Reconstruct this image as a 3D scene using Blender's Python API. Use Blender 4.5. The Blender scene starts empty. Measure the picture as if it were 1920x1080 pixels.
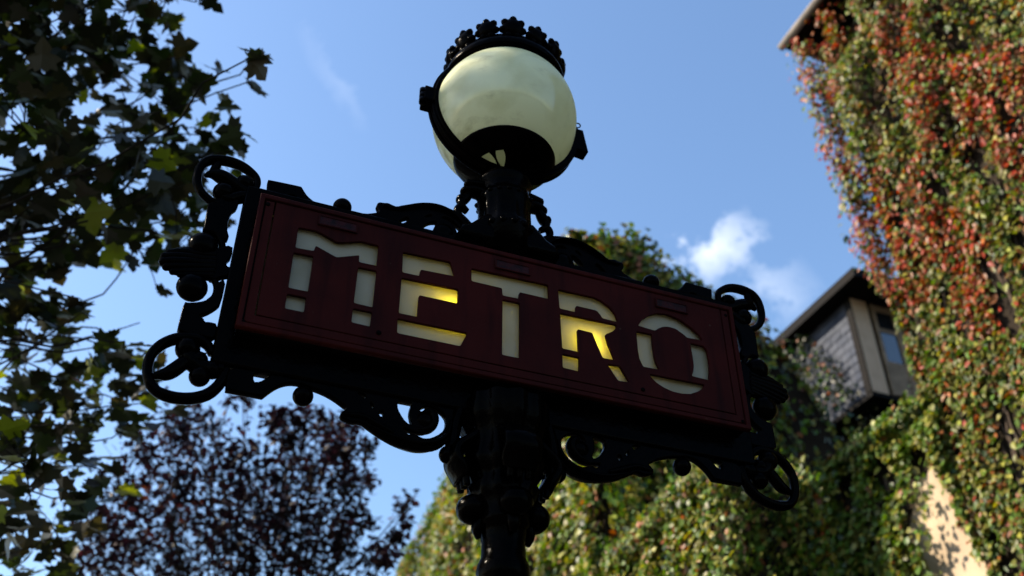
import bpy, bmesh, math, random
import numpy as np
from mathutils import Vector, Matrix

random.seed(7)
rng = np.random.default_rng(7)
PI = math.pi
scene = bpy.context.scene
col = scene.collection

# ------------------------------------------------------------------ camera
PITCH, ROLL, FPX = 0.6406, -0.0036, 1888.5          # solved from the panel's corners (1920 x 1080)
EYE = np.array([0.0, 0.0, 1.6])
cp_, sp_ = math.cos(PITCH), math.sin(PITCH)
FW = np.array([0, cp_, sp_]); R0 = np.array([1.0, 0, 0]); U0 = np.cross(R0, FW)
RT = math.cos(ROLL) * R0 + math.sin(ROLL) * U0
UP = -math.sin(ROLL) * R0 + math.cos(ROLL) * U0
cam_d = bpy.data.cameras.new('camera')
cam_d.lens = FPX / 1920 * 36.0
cam_d.sensor_width = 36.0
cam_d.clip_start, cam_d.clip_end = 0.05, 2000
cam_d.dof.use_dof = True
cam_d.dof.focus_distance = 2.62
cam_d.dof.aperture_fstop = 2.6
cam_d.dof.aperture_blades = 0
cam = bpy.data.objects.new('camera', cam_d)
col.objects.link(cam)
cam.matrix_world = Matrix(((RT[0], UP[0], -FW[0], EYE[0]), (RT[1], UP[1], -FW[1], EYE[1]),
                           (RT[2], UP[2], -FW[2], EYE[2]), (0, 0, 0, 1)))
scene.camera = cam
scene.render.resolution_x, scene.render.resolution_y = 1024, 576

# ------------------------------------------------------------------ light
SUN_AZ, SUN_EL = -92.0, 37.0                        # degrees from the viewing direction (+ = right)
sun_v = Vector((math.sin(math.radians(SUN_AZ)) * math.cos(math.radians(SUN_EL)),
                math.cos(math.radians(SUN_AZ)) * math.cos(math.radians(SUN_EL)),
                math.sin(math.radians(SUN_EL))))
world = bpy.data.worlds.new('World'); scene.world = world; world.use_nodes = True
wn, wl = world.node_tree.nodes, world.node_tree.links
wn.clear()
w_out = wn.new('ShaderNodeOutputWorld'); w_bg = wn.new('ShaderNodeBackground')
w_bg.inputs['Strength'].default_value = 0.14
sky = wn.new('ShaderNodeTexSky'); sky.sky_type = 'NISHITA'; sky.sun_disc = False
sky.sun_elevation = math.radians(SUN_EL); sky.sun_rotation = math.radians(SUN_AZ)
sky.altitude = 50; sky.air_density = 1.35; sky.dust_density = 1.2; sky.ozone_density = 5.0
wl.new(w_bg.outputs[0], w_out.inputs[0])
sun_d = bpy.data.lights.new('sun', 'SUN'); sun_d.energy = 5.0; sun_d.angle = math.radians(0.5)
sun_d.color = (1.0, 0.86, 0.66)
sun = bpy.data.objects.new('sun', sun_d); col.objects.link(sun)
sun.rotation_euler = sun_v.to_track_quat('Z', 'Y').to_euler()

scene.view_settings.view_transform = 'Standard'
scene.view_settings.look = 'None'
scene.view_settings.exposure = 0.95
scene.view_settings.gamma = 1.0
scene.view_settings.use_curve_mapping = False
scene.render.engine = 'CYCLES'
scene.cycles.max_bounces = 8
scene.cycles.diffuse_bounces = 3
scene.cycles.transmission_bounces = 6
scene.cycles.transparent_max_bounces = 8


# ------------------------------------------------------------------ pixel -> place helpers
def ray(x, y):
    return FW + RT * (x - 960) / FPX + UP * (540 - y) / FPX
def at_height(x, y, z):
    d = ray(x, y); return EYE + d * (z - EYE[2]) / d[2]
def at_dist(x, y, D):
    d = ray(x, y); return EYE + d * D / math.hypot(d[0], d[1])
def at_slant(x, y, D):
    d = ray(x, y); return EYE + d * D / np.linalg.norm(d)
def on_plane(x, y, P, n):
    d = ray(x, y); return EYE + d * (((P - EYE) @ n) / (d @ n))
def pix(P):
    d = np.asarray(P) - EYE; w = d @ FW
    return 960 + FPX * (d @ RT) / w, 540 - FPX * (d @ UP) / w
def azv(a):
    return np.array([math.sin(math.radians(a)), math.cos(math.radians(a)), 0.0])

# thin white clouds, placed by direction in the sky
tc = wn.new('ShaderNodeTexCoord')
def wmath(op, a, b=None, c=None):
    m = wn.new('ShaderNodeMath'); m.operation = op
    for i, v in enumerate((a, b, c)):
        if v is None: continue
        if isinstance(v, (int, float)): m.inputs[i].default_value = v
        else: wl.new(v, m.inputs[i])
    return m.outputs[0]
def cloud_mask(px, py, sx, sy, tilt, scale, thr, gain, seed):
    d = ray(px, py); d = d / np.linalg.norm(d)
    e1 = np.cross(d, [0, 0, 1.0]); e1 /= np.linalg.norm(e1); e2 = np.cross(e1, d)
    ca, sa = math.cos(tilt), math.sin(tilt)
    f1, f2 = ca * e1 + sa * e2, -sa * e1 + ca * e2
    nz = wn.new('ShaderNodeTexNoise'); nz.inputs['Scale'].default_value = scale
    nz.inputs['Detail'].default_value = 9; nz.inputs['Roughness'].default_value = 0.62
    mp = wn.new('ShaderNodeMapping'); mp.inputs['Location'].default_value = (seed, seed * 1.7, -seed)
    wl.new(tc.outputs['Generated'], mp.inputs[0]); wl.new(mp.outputs[0], nz.inputs['Vector'])
    def dot(v):
        n = wn.new('ShaderNodeVectorMath'); n.operation = 'DOT_PRODUCT'
        n.inputs[1].default_value = v; wl.new(tc.outputs['Generated'], n.inputs[0]); return n.outputs['Value']
    wob = wmath('MULTIPLY', wmath('SUBTRACT', nz.outputs['Fac'], 0.5), 0.16)
    a = wmath('DIVIDE', wmath('ADD', dot(f1), wob), sx); b = wmath('DIVIDE', wmath('SUBTRACT', dot(f2), wob), sy)
    r2 = wmath('ADD', wmath('MULTIPLY', a, a), wmath('MULTIPLY', b, b))
    fall = wmath('MAXIMUM', wmath('SUBTRACT', 1.0, wmath('SQRT', r2)), 0.0)
    front = wmath('GREATER_THAN', dot(d), 0.5)
    dens = wmath('MULTIPLY', wmath('SUBTRACT', wmath('ADD', nz.outputs['Fac'], wmath('MULTIPLY', fall, 0.42)), thr), gain)
    m = wn.new('ShaderNodeClamp'); wl.new(wmath('MULTIPLY', wmath('MULTIPLY', dens, front), wmath('MINIMUM', wmath('MULTIPLY', fall, 2.6), 1.0)), m.inputs[0])
    return m.outputs[0]
masks = [cloud_mask(1368, 470, 0.062, 0.038, 0.55, 18.0, 0.60, 1.35, 3.1),
         cloud_mask(1480, 560, 0.06, 0.045, 0.3, 16.0, 0.66, 0.6, 5.2),
         cloud_mask(640, 165, 0.075, 0.03, -0.7, 9.0, 0.64, 0.22, 8.4)]
m_all = wmath('MAXIMUM', wmath('MAXIMUM', masks[0], masks[1]), masks[2])
mixc = wn.new('ShaderNodeMix'); mixc.data_type = 'RGBA'
wl.new(m_all, mixc.inputs['Factor']); wl.new(sky.outputs[0], mixc.inputs['A'])
mixc.inputs['B'].default_value = (6.8, 7.0, 7.4, 1)
wl.new(mixc.outputs['Result'], w_bg.inputs['Color'])


# ------------------------------------------------------------------ object helpers
def tag(o, label=None, cat=None, group=None, kind=None):
    if label: o['label'] = label
    if cat: o['category'] = cat
    if group: o['group'] = group
    if kind: o['kind'] = kind
    return o
def empty(name, loc, rz=0.0):
    o = bpy.data.objects.new(name, None); col.objects.link(o)
    o.location = tuple(float(v) for v in loc); o.rotation_euler = (0, 0, rz); o.empty_display_size = 0.2
    return o
def link(name, me, mat=None, parent=None):
    o = bpy.data.objects.new(name, me); col.objects.link(o)
    if mat is not None and not me.materials: me.materials.append(mat)
    if parent is not None: o.parent = parent
    return o
def mesh(name, verts, faces, mat=None, parent=None, smooth=False):
    me = bpy.data.meshes.new(name)
    me.from_pydata([tuple(map(float, v)) for v in verts], [], faces); me.update()
    bm = bmesh.new(); bm.from_mesh(me); bmesh.ops.recalc_face_normals(bm, faces=bm.faces); bm.to_mesh(me); bm.free()
    if smooth: me.polygons.foreach_set('use_smooth', [True] * len(me.polygons))
    return link(name, me, mat, parent)
def box(name, lo, hi, mat, parent=None, bevel=0.0):
    bm = bmesh.new(); bmesh.ops.create_cube(bm, size=1)
    lo, hi = Vector([float(v) for v in lo]), Vector([float(v) for v in hi])
    for v in bm.verts: v.co = Vector([lo[i] + (v.co[i] + .5) * (hi[i] - lo[i]) for i in range(3)])
    if bevel: bmesh.ops.bevel(bm, geom=bm.edges[:], offset=bevel, segments=2, affect='EDGES', profile=0.7)
    me = bpy.data.meshes.new(name); bm.to_mesh(me); bm.free()
    return link(name, me, mat, parent)
def lathe(name, prof, mat, parent=None, seg=40, center=(0, 0, 0), wave=None):
    vs, fs = [], []
    n = len(prof)
    for k in range(seg):
        th = 2 * math.pi * k / seg
        for (r, z) in prof:
            w = 1.0 if wave is None else wave(th, z)
            vs.append((center[0] + r * w * math.cos(th), center[1] + r * w * math.sin(th), center[2] + z))
    for k in range(seg):
        k2 = (k + 1) % seg
        for i in range(n - 1):
            fs.append((k * n + i, k2 * n + i, k2 * n + i + 1, k * n + i + 1))
    return mesh(name, vs, fs, mat, parent, True)

# ------------------------------------------------------------------ materials
def material(name):
    m = bpy.data.materials.new(name); m.use_nodes = True
    nt = m.node_tree; return m, nt, nt.nodes, nt.links, nt.nodes['Principled BSDF']
def noise_mat(name, c1, c2, scale, rough=(0.4, 0.6), bump=0.0, bscale=None, spec=0.5, detail=6, coat=0.0, contrast=(0.35, 0.65)):
    m, nt, N, L, P = material(name)
    t = N.new('ShaderNodeTexCoord'); nz = N.new('ShaderNodeTexNoise')
    nz.inputs['Scale'].default_value = scale; nz.inputs['Detail'].default_value = detail
    L.new(t.outputs['Object'], nz.inputs['Vector'])
    r = N.new('ShaderNodeValToRGB'); r.color_ramp.elements[0].color = (*c1, 1); r.color_ramp.elements[1].color = (*c2, 1)
    r.color_ramp.elements[0].position, r.color_ramp.elements[1].position = contrast
    L.new(nz.outputs['Fac'], r.inputs[0]); L.new(r.outputs[0], P.inputs['Base Color'])
    mr = N.new('ShaderNodeMapRange'); mr.inputs['To Min'].default_value, mr.inputs['To Max'].default_value = rough
    L.new(nz.outputs['Fac'], mr.inputs['Value']); L.new(mr.outputs[0], P.inputs['Roughness'])
    P.inputs['Specular IOR Level'].default_value = spec
    P.inputs['Coat Weight'].default_value = coat
    if bump:
        n2 = N.new('ShaderNodeTexNoise'); n2.inputs['Scale'].default_value = bscale or scale * 3; n2.inputs['Detail'].default_value = 4
        L.new(t.outputs['Object'], n2.inputs['Vector'])
        b = N.new('ShaderNodeBump'); b.inputs['Strength'].default_value = bump; b.inputs['Distance'].default_value = 0.004
        L.new(n2.outputs['Fac'], b.inputs['Height']); L.new(b.outputs[0], P.inputs['Normal'])
    return m
M_IRON = noise_mat('black_painted_iron', (0.0002, 0.0002, 0.0002), (0.0012, 0.0008, 0.0007), 14, (0.10, 0.26), 0.45, 55, spec=0.014)
M_RED = noise_mat('dark_red_enamel', (0.022, 0.0042, 0.0036), (0.033, 0.0054, 0.0046), 5, (0.42, 0.6), 0.10, 180, spec=0.02)
def worn(m):
    N, L = m.node_tree.nodes, m.node_tree.links; P = N['Principled BSDF']; src = P.inputs['Base Color'].links[0].from_socket
    co = N.new('ShaderNodeTexCoord')
    def layer(src, scale, mapping, lo, hi, colr, fac):
        mp = N.new('ShaderNodeMapping'); mp.inputs['Scale'].default_value = mapping; L.new(co.outputs['Object'], mp.inputs[0])
        nz = N.new('ShaderNodeTexNoise'); nz.inputs['Scale'].default_value = scale; nz.inputs['Detail'].default_value = 8; L.new(mp.outputs[0], nz.inputs['Vector'])
        r = N.new('ShaderNodeMapRange'); r.inputs['From Min'].default_value = lo; r.inputs['From Max'].default_value = hi; r.inputs['To Max'].default_value = fac; L.new(nz.outputs['Fac'], r.inputs['Value'])
        mx = N.new('ShaderNodeMix'); mx.data_type = 'RGBA'; L.new(r.outputs[0], mx.inputs['Factor']); L.new(src, mx.inputs['A']); mx.inputs['B'].default_value = (*colr, 1); return mx.outputs['Result']
    c = layer(src, 26, (1, 1, .12), .50, .72, (.010, .003, .003), .8)
    c = layer(c, 4, (1, 1, 1), .50, .75, (.014, .0035, .0035), .7)
    c = layer(c, 70, (1, 1, 1), .70, .76, (.060, .040, .030), .5)
    L.new(c, P.inputs['Base Color'])
worn(M_RED)
M_PLATE = noise_mat('tarnished_plate', (0.007, 0.0012, 0.0016), (0.026, 0.003, 0.0035), 60, (0.4, 0.6), 0.9, 95, spec=0.08)
M_DARK = noise_mat('grey_case_inside', (0.16, 0.15, 0.12), (0.22, 0.21, 0.16), 6, (0.7, 0.8))
M_BRASS = noise_mat('worn_brass_bracket', (0.08, 0.045, 0.022), (0.16, 0.10, 0.05), 30, (0.3, 0.5), 0.3, 80)

def opal(name, colr, trans, tw, stain=None, gloss=0.25, spec_w=0.06):
    m, nt, N, L, P = material(name)
    N.remove(P); out = N['Material Output']
    d = N.new('ShaderNodeBsdfDiffuse'); t = N.new('ShaderNodeBsdfTranslucent'); g = N.new('ShaderNodeBsdfGlossy')
    t.inputs['Color'].default_value = (*trans, 1); g.inputs['Roughness'].default_value = gloss
    co = N.new('ShaderNodeTexCoord'); nz = N.new('ShaderNodeTexNoise'); nz.inputs['Scale'].default_value = 9; nz.inputs['Detail'].default_value = 8
    L.new(co.outputs['Object'], nz.inputs['Vector'])
    r = N.new('ShaderNodeValToRGB'); r.color_ramp.elements[0].position = 0.30; r.color_ramp.elements[1].position = 0.52
    r.color_ramp.elements[0].color = (colr[0] * .78, colr[1] * .76, colr[2] * .68, 1); r.color_ramp.elements[1].color = (*colr, 1)
    L.new(nz.outputs['Fac'], r.inputs[0])
    cc = r.outputs[0]
    if stain:                                        # specks and smears of soot low on the globe
        n2 = N.new('ShaderNodeTexNoise'); n2.inputs['Scale'].default_value = stain; n2.inputs['Detail'].default_value = 10; n2.inputs['Roughness'].default_value = 0.7
        mp = N.new('ShaderNodeMapping'); mp.inputs['Scale'].default_value = (1, 1, 2.4)
        L.new(co.outputs['Object'], mp.inputs[0]); L.new(mp.outputs[0], n2.inputs['Vector'])
        r2 = N.new('ShaderNodeValToRGB'); r2.color_ramp.elements[0].position = 0.55; r2.color_ramp.elements[1].position = 0.70
        r2.color_ramp.elements[0].color = (1, 1, 1, 1); r2.color_ramp.elements[1].color = (0.30, 0.27, 0.2, 1)
        L.new(n2.outputs['Fac'], r2.inputs[0])
        mx = N.new('ShaderNodeMix'); mx.data_type = 'RGBA'; mx.blend_type = 'MULTIPLY'; mx.inputs['Factor'].default_value = 0.55
        L.new(cc, mx.inputs['A']); L.new(r2.outputs[0], mx.inputs['B']); cc = mx.outputs['Result']
    L.new(cc, d.inputs['Color'])
    m1 = N.new('ShaderNodeMixShader'); m1.inputs[0].default_value = tw; L.new(d.outputs[0], m1.inputs[1]); L.new(t.outputs[0], m1.inputs[2])
    lw = N.new('ShaderNodeLayerWeight'); lw.inputs['Blend'].default_value = 0.22
    mr = N.new('ShaderNodeMapRange'); mr.inputs['To Min'].default_value = spec_w; mr.inputs['To Max'].default_value = spec_w + 0.3
    L.new(lw.outputs['Fresnel'], mr.inputs['Value'])
    m2 = N.new('ShaderNodeMixShader'); L.new(mr.outputs[0], m2.inputs[0]); L.new(m1.outputs[0], m2.inputs[1]); L.new(g.outputs[0], m2.inputs[2])
    L.new(m2.outputs[0], out.inputs['Surface'])
    return m
M_PANE = opal('opal_letter_glass', (0.42, 0.39, 0.32), (0.60, 0.56, 0.14), 0.55, gloss=0.35, spec_w=0.02)
M_GLOBE = opal('opal_globe_glass', (0.88, 0.90, 0.60), (0.92, 0.95, 0.64), 0.42, stain=9.0, gloss=0.08, spec_w=0.045)
def emit(name, c, s):
    m, nt, N, L, P = material(name); P.inputs['Base Color'].default_value = (*c, 1)
    P.inputs['Emission Color'].default_value = (*c, 1); P.inputs['Emission Strength'].default_value = s; return m
M_BULB = emit('lit_bulb', (1.0, 0.84, 0.28), 78.0)

def leaf_mat(name, gloss=0.35, trans=0.35, spec=0.5):
    m, nt, N, L, P = material(name); out = N['Material Output']
    at = N.new('ShaderNodeAttribute'); at.attribute_name = 'Col'
    nz = N.new('ShaderNodeTexNoise'); nz.inputs['Scale'].default_value = 40
    co = N.new('ShaderNodeTexCoord'); L.new(co.outputs['Object'], nz.inputs['Vector'])
    hs = N.new('ShaderNodeHueSaturation'); mr = N.new('ShaderNodeMapRange'); mr.inputs['To Min'].default_value = 0.75; mr.inputs['To Max'].default_value = 1.25
    L.new(nz.outputs['Fac'], mr.inputs['Value']); L.new(mr.outputs[0], hs.inputs['Value']); L.new(at.outputs['Color'], hs.inputs['Color'])
    L.new(hs.outputs[0], P.inputs['Base Color']); P.inputs['Roughness'].default_value = gloss; P.inputs['Specular IOR Level'].default_value = spec
    t = N.new('ShaderNodeBsdfTranslucent'); h2 = N.new('ShaderNodeHueSaturation'); h2.inputs['Saturation'].default_value = 1.2; h2.inputs['Value'].default_value = 1.5
    L.new(at.outputs['Color'], h2.inputs['Color']); L.new(h2.outputs[0], t.inputs['Color'])
    mx = N.new('ShaderNodeMixShader'); mx.inputs[0].default_value = trans
    L.new(P.outputs[0], mx.inputs[1]); L.new(t.outputs[0], mx.inputs[2]); L.new(mx.outputs[0], out.inputs['Surface'])
    return m
M_IVY = leaf_mat('creeper_leaf', 0.42, 0.30, 0.30)
M_PLANE = leaf_mat('plane_tree_leaf', 0.38, 0.30, 0.35)
M_PLUM = leaf_mat('purple_leaf', 0.5, 0.25, 0.12)
M_BARK = noise_mat('bark', (0.008, 0.006, 0.005), (0.020, 0.016, 0.012), 9, (0.8, 0.95), 0.8, 25, spec=0.15)
M_STEM = noise_mat('creeper_stem', (0.03, 0.02, 0.012), (0.07, 0.045, 0.03), 12, (0.8, 0.95))
M_STONE = noise_mat('pale_rendered_stone', (0.36, 0.27, 0.18), (0.52, 0.41, 0.29), 2.2, (0.8, 0.95), 0.9, 9)
M_WALL_SHADE = noise_mat('shade_dark_wall', (0.016, 0.012, 0.009), (0.038, 0.029, 0.021), 1.5, (0.85, 0.95), 0.6, 12, spec=0.1)  # near-black: shade behind and between the leaves is put into the wall colour
M_GUTTER = noise_mat('grey_zinc_gutter', (0.16, 0.135, 0.11), (0.25, 0.215, 0.18), 6, (0.4, 0.6), 0.2, 30)
M_ROOF = noise_mat('dark_roof_timber', (0.004, 0.0035, 0.0035), (0.010, 0.008, 0.007), 5, (0.6, 0.8), 0.3, spec=0.08)
M_SLATE = noise_mat('blue_grey_slate', (0.022, 0.028, 0.045), (0.050, 0.058, 0.080), 4, (0.35, 0.55), 0.3, 20, spec=0.18)
M_CREAM = noise_mat('cream_painted_timber', (0.70, 0.49, 0.30), (0.80, 0.58, 0.38), 5, (0.55, 0.75), 0.2, 25)
M_TAN = noise_mat('tan_weathered_board', (0.26, 0.18, 0.10), (0.42, 0.30, 0.185), 5, (0.6, 0.8), 0.3, 25)
M_GROUND = noise_mat('dark_paving', (0.035, 0.034, 0.033), (0.065, 0.062, 0.058), 1.2, (0.8, 0.95), 0.5, 6)
def glass_mat():
    m, nt, N, L, P = material('window_glass'); P.inputs['Base Color'].default_value = (0.02, 0.025, 0.03, 1)
    P.inputs['Roughness'].default_value = 0.05; P.inputs['Specular IOR Level'].default_value = 1.0; P.inputs['Coat Weight'].default_value = 0.6
    return m
M_GLASS = glass_mat()

# ------------------------------------------------------------------ ground
g = mesh('ground', [(-300, -300, 0), (300, -300, 0), (300, 300, 0), (-300, 300, 0)], [(0, 1, 2, 3)], M_GROUND)
tag(g, kind='structure')

# ==================================================================  THE SIGN
ANG = 0.3765
SC = np.array([0.0058, 2.111, 3.0885])               # centre of the front plate
T_O = 0.0747                                         # the ornament plane lies this far behind the plate
su = np.array([math.cos(ANG), math.sin(ANG), 0]); sn = np.array([math.sin(ANG), -math.cos(ANG), 0])
AXIS = SC - sn * T_O
ZC = float(SC[2])
sign = empty('metro_sign', (AXIS[0], AXIS[1], 0), ANG)   # local: X along the panel, Y away from the viewer, Z up
tag(sign, 'black cast iron lamp post with dark red METRO panel and pale globe lamp', 'street sign')

def uv(x, y, t=T_O):
    P = on_plane(x, y, SC - sn * t, sn); return np.array([(P - SC) @ su, (P - SC)[2]])
def px_m(x, y, t=T_O):
    a, b, c = uv(x, y, t), uv(x + 1, y, t), uv(x, y + 1, t)
    return math.sqrt(abs((b - a)[0] * (c - a)[1] - (b - a)[1] * (c - a)[0]))
def chaikin(p, it=2, closed=True):
    p = [np.array(q, float) for q in p]
    for _ in range(it):
        o = []
        n = len(p)
        rngk = range(n) if closed else range(n - 1)
        if not closed: o.append(p[0])
        for i in rngk:
            a, b = p[i], p[(i + 1) % n]
            o += [a * .75 + b * .25, a * .25 + b * .75]
        if not closed: o.append(p[-1])
        p = o
    return p
def round_corners(p, r):
    p = [np.array(q, float) for q in p]; o = []; n = len(p)
    for i in range(n):
        a, b, c = p[i - 1], p[i], p[(i + 1) % n]
        d1, d2 = a - b, c - b; l1, l2 = np.linalg.norm(d1), np.linalg.norm(d2)
        rr = min(r, l1 * .45, l2 * .45)
        s, e = b + d1 / l1 * rr, b + d2 / l2 * rr
        o += [s, (s + 2 * b + e) / 4, e]
    return o
def slab(name, loops, y0, y1, mat, parent, bevel=0.0, mirror=False):
    """flat closed outlines (first outer, rest holes) in local X/Z, made y0..y1 thick"""
    cu = bpy.data.curves.new(name, 'CURVE'); cu.dimensions = '2D'; cu.fill_mode = 'BOTH'
    cu.extrude = max((y1 - y0) / 2 - bevel, 0.0002); cu.bevel_depth = bevel; cu.bevel_resolution = 1
    if bevel: cu.offset = -bevel
    for lp in loops:
        s = cu.splines.new('POLY'); s.points.add(len(lp) - 1)
        for i, q in enumerate(lp): s.points[i].co = (-q[0] if mirror else q[0], q[1], 0, 1)
        s.use_cyclic_u = True
    ob = bpy.data.objects.new(name + '_tmp', cu)
    me = bpy.data.meshes.new_from_object(ob)
    bpy.data.objects.remove(ob); bpy.data.curves.remove(cu)
    n = len(me.vertices); co = np.empty(n * 3, 'f'); me.vertices.foreach_get('co', co); co = co.reshape(-1, 3)
    c2 = np.stack([co[:, 0], co[:, 2] + (y0 + y1) / 2, co[:, 1] + ZC], 1)
    me.vertices.foreach_set('co', c2.ravel().astype('f'))
    bm = bmesh.new(); bm.from_mesh(me); bmesh.ops.remove_doubles(bm, verts=bm.verts, dist=1e-5)
    bmesh.ops.recalc_face_normals(bm, faces=bm.faces); bm.to_mesh(me); bm.free()
    me.materials.clear(); me.name = name; me.update()
    return link(name, me, mat, parent)
def tube_uv(name, pts, rad, mat, parent, mirror=False, depth=1.25, seg=12, y=0.0, smooth_it=2):
    pts = [np.array([*p, r]) for p, r in zip(pts, rad)]
    pts = np.array(chaikin(pts, smooth_it, False)); n = len(pts)
    vs, fs = [], []
    for i in range(n):
        t = pts[min(i + 1, n - 1), :2] - pts[max(i - 1, 0), :2]; t /= (np.linalg.norm(t) + 1e-9)
        nn = np.array([-t[1], t[0]]); r = pts[i, 2]
        for k in range(seg):
            a = 2 * math.pi * k / seg
            q = pts[i, :2] + nn * r * math.cos(a)
            vs.append(((-q[0] if mirror else q[0]), y + r * depth * math.sin(a), q[1] + ZC))
    for i in range(n - 1):
        for k in range(seg):
            k2 = (k + 1) % seg
            fs.append((i * seg + k, i * seg + k2, (i + 1) * seg + k2, (i + 1) * seg + k))
    fs.append(tuple(range(seg))); fs.append(tuple((n - 1) * seg + k for k in range(seg)))
    return mesh(name, vs, fs, mat, parent, True)
def ball_uv(name, c, r, mat, parent, mirror=False, y=0.0, squash=(1, 1, 1), seg=20):
    bm = bmesh.new(); bmesh.ops.create_uvsphere(bm, u_segments=seg, v_segments=seg // 2 + 2, radius=r)
    for v in bm.verts:
        v.co = Vector((v.co.x * squash[0] + (-c[0] if mirror else c[0]), v.co.y * squash[1] + y, v.co.z * squash[2] + c[1] + ZC))
    for f_ in bm.faces: f_.smooth = True
    me = bpy.data.meshes.new(name); bm.to_mesh(me); bm.free()
    return link(name, me, mat, parent)

# ---- case (open frame of thick black iron, hollow so the bulbs light the panes)
YF, YB = -T_O, T_O                                   # local Y of the two plate fronts
def rect(u0, u1, v0, v1): return [(u0, v0), (u1, v0), (u1, v1), (u0, v1)]
HW, HH = 0.675, 0.1992
case = slab('case_frame', [rect(-.668, .668, -.193, .193), rect(-.655, .655, -.18, .18)], YF + .014, YB - .014, M_IRON, sign)
slab('ornament_frame', [rect(-.710, .710, -.270, .262), rect(-.6695, .6695, -.1945, .1945)], -.020, .020, M_IRON, sign, 0.005)
box('dividing_sheet', (-.654, -.004, ZC - .179), (.654, .004, ZC + .179), M_DARK, sign)

LET = {
 'M': [[(560.5,423.5),(592,429.5),(603,434),(633,451.5),(642,452),(674.5,450),(681,450.5),(711.5,458),(708,496),(674.5,489),(675,476),(632,480),(593,458),(589.5,468),(555,461.7)],
       [(551.7,470.5),(589,478),(579,544.5),(541.7,536.7)], [(539.5,548),(575.5,555.5),(571,583),(535,575.5)],
       [(673,498),(708,505.5),(700.5,574),(664.5,565.5)], [(663,575.5),(699,583),(695.5,610),(660,601.7)]],
 'E': [[(757,470),(846,488.5),(854,515.5),(790,503),(788,515),(755.5,508)],
       [(754.5,518),(861,540),(859.5,566.7),(787,551),(784,591.7),(749,584.5)], [(747,594.5),(878,622),(864.5,646.7),(746,622)]],
 'T': [[(885.5,500.5),(1029.5,532),(1031,558.4),(975.5,545.5),(974.5,557.8),(944,551.7),(943,538),(885.5,524.5)],
       [(944,559),(976.5,566),(976,669.5),(943,663)]],
 'R': [[(1048,540),(1116.7,555.5),(1130,562),(1145.5,574),(1155.5,586.7),(1161,602),(1131,594.5),(1128,589),(1122,581.7),(1118,579.5),(1081.7,571),(1081,583),(1051,576)],
       [(1051.7,584.5),(1157.8,606.7),(1157.8,612),(1151,619),(1137,624.5),(1143,644.5),(1155,673),(1132,669),(1124.5,652),(1112,621.7),(1084.5,615),(1086.7,658),(1056,651)],
       [(1056,661),(1087.8,668),(1087.8,694.5),(1057,687)], [(1140,680.5),(1164.5,684),(1183,715),(1161,711.7)]],
 'O': [[(1198,608.5),(1206.7,596.7),(1219,589),(1233,585),(1252,586.7),(1274.5,595.5),(1296.7,611),(1313,625.5),(1320,636.5),(1290,631),(1283,624.5),(1269,614.5),(1255.5,610.5),(1244.5,610.5),(1235.5,614),(1230,617.8)],
       [(1195,619),(1224.5,624.5),(1225.5,641),(1229,665.5),(1232,676.7),(1239,691),(1208,685.5),(1201,671),(1198,654.5)],
       [(1296,641),(1321,646.7),(1327.8,654.5),(1331,670),(1333,690),(1331.7,711),(1299,703),(1302,695.5),(1303,684.5),(1301,667.8)],
       [(1219,699),(1323,719),(1321,725.5),(1311,732),(1296.7,736.7),(1280,736),(1263,732),(1246.7,724.5),(1233,715.5),(1223,705.5)]]}
letter_uv = {k: [round_corners([uv(x, y, 0) for x, y in lp], 0.004) for lp in v] for k, v in LET.items()}

def face(parent_front, flip):
    """one red front: rim, band and lettered field; flip = the other side of the case"""
    root_parts = []
    rim = slab('plate_rim', [rect(-HW, HW, -HH, HH), rect(-HW + .0125, HW - .0125, -HH + .0125, HH - .0125)], YF, YF + .020, M_RED, sign, 0.0025)
    band = slab('plate_band', [[(-.6585, .182), (-.6585, -.1825), (.6585, -.1825), (.6585, .182), (.6375, .182), (.6375, -.161), (-.6375, -.161), (-.6375, .182)]], YF + .004, YF + .020, M_RED, sign, 0.0015)
    field = slab('lettered_plate', [rect(-.6340, .6340, -.1572, .1835)] + [l for k in 'METRO' for l in letter_uv[k]], YF + .005, YF + .014, M_RED, sign, 0.0008)
    parts = [rim, band, field]
    edges = [-.632, -.330, -.121, .095, .318, .632]
    for i, k in enumerate('METRO'):
        pane = box('letter_pane', (edges[i] + .0005, YF + .0205, ZC - .170), (edges[i + 1] - .0005, YF + .0235, ZC + .170), M_PANE, sign)
        tag(pane, 'opal glass behind the letter ' + k); parts.append(pane)
    for (x, y, x2, y2) in ((598, 401, 671, 438), (928, 481, 996, 520), (1229, 556, 1290, 590)):
        c = (uv(x, y, 0) + uv(x2, y2, 0)) / 2
        pl = slab('maker_plate', [rect(c[0] - .050, c[0] + .050, c[1] - .0155, c[1] + .0155)], YF + .0005, YF + .0048, M_PLATE, sign, 0.0012)
        rr = slab('plate_border', [rect(c[0] - .0495, c[0] + .0495, c[1] - .015, c[1] + .015), rect(c[0] - .0465, c[0] + .0465, c[1] - .012, c[1] + .012)], YF - .0012, YF + .0004, M_RED, sign)
        parts += [pl, rr]
    for (x, y, r) in ((711, 622, .0065), (1207, 729, .006), (503, 381, .006), (1362, 590, .005), (456, 601, .006), (1394, 789, .005)):
        c = uv(x, y, 0)
        parts.append(ball_uv('screw', c, r, M_IRON, sign, y=YF + .004, squash=(1, .6, 1), seg=10))
    return parts
front_parts = face(sign, False)
for o in front_parts:                                # the same front on the far side of the case
    c = o.copy(); col.objects.link(c); c.parent = sign; c.rotation_euler = (0, 0, math.pi)

# ---- two lit bulbs inside
for (x, y) in ((856, 568), (1112, 634)):
    c = uv(x, y, 0)
    ball_uv('bulb', c, .015, M_BULB, sign, y=-.024, seg=14)
    ball_uv('bulb_socket', (c[0], c[1] + .026), .011, M_DARK, sign, y=-.024, seg=10, squash=(1, 1, 1.3))

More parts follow.
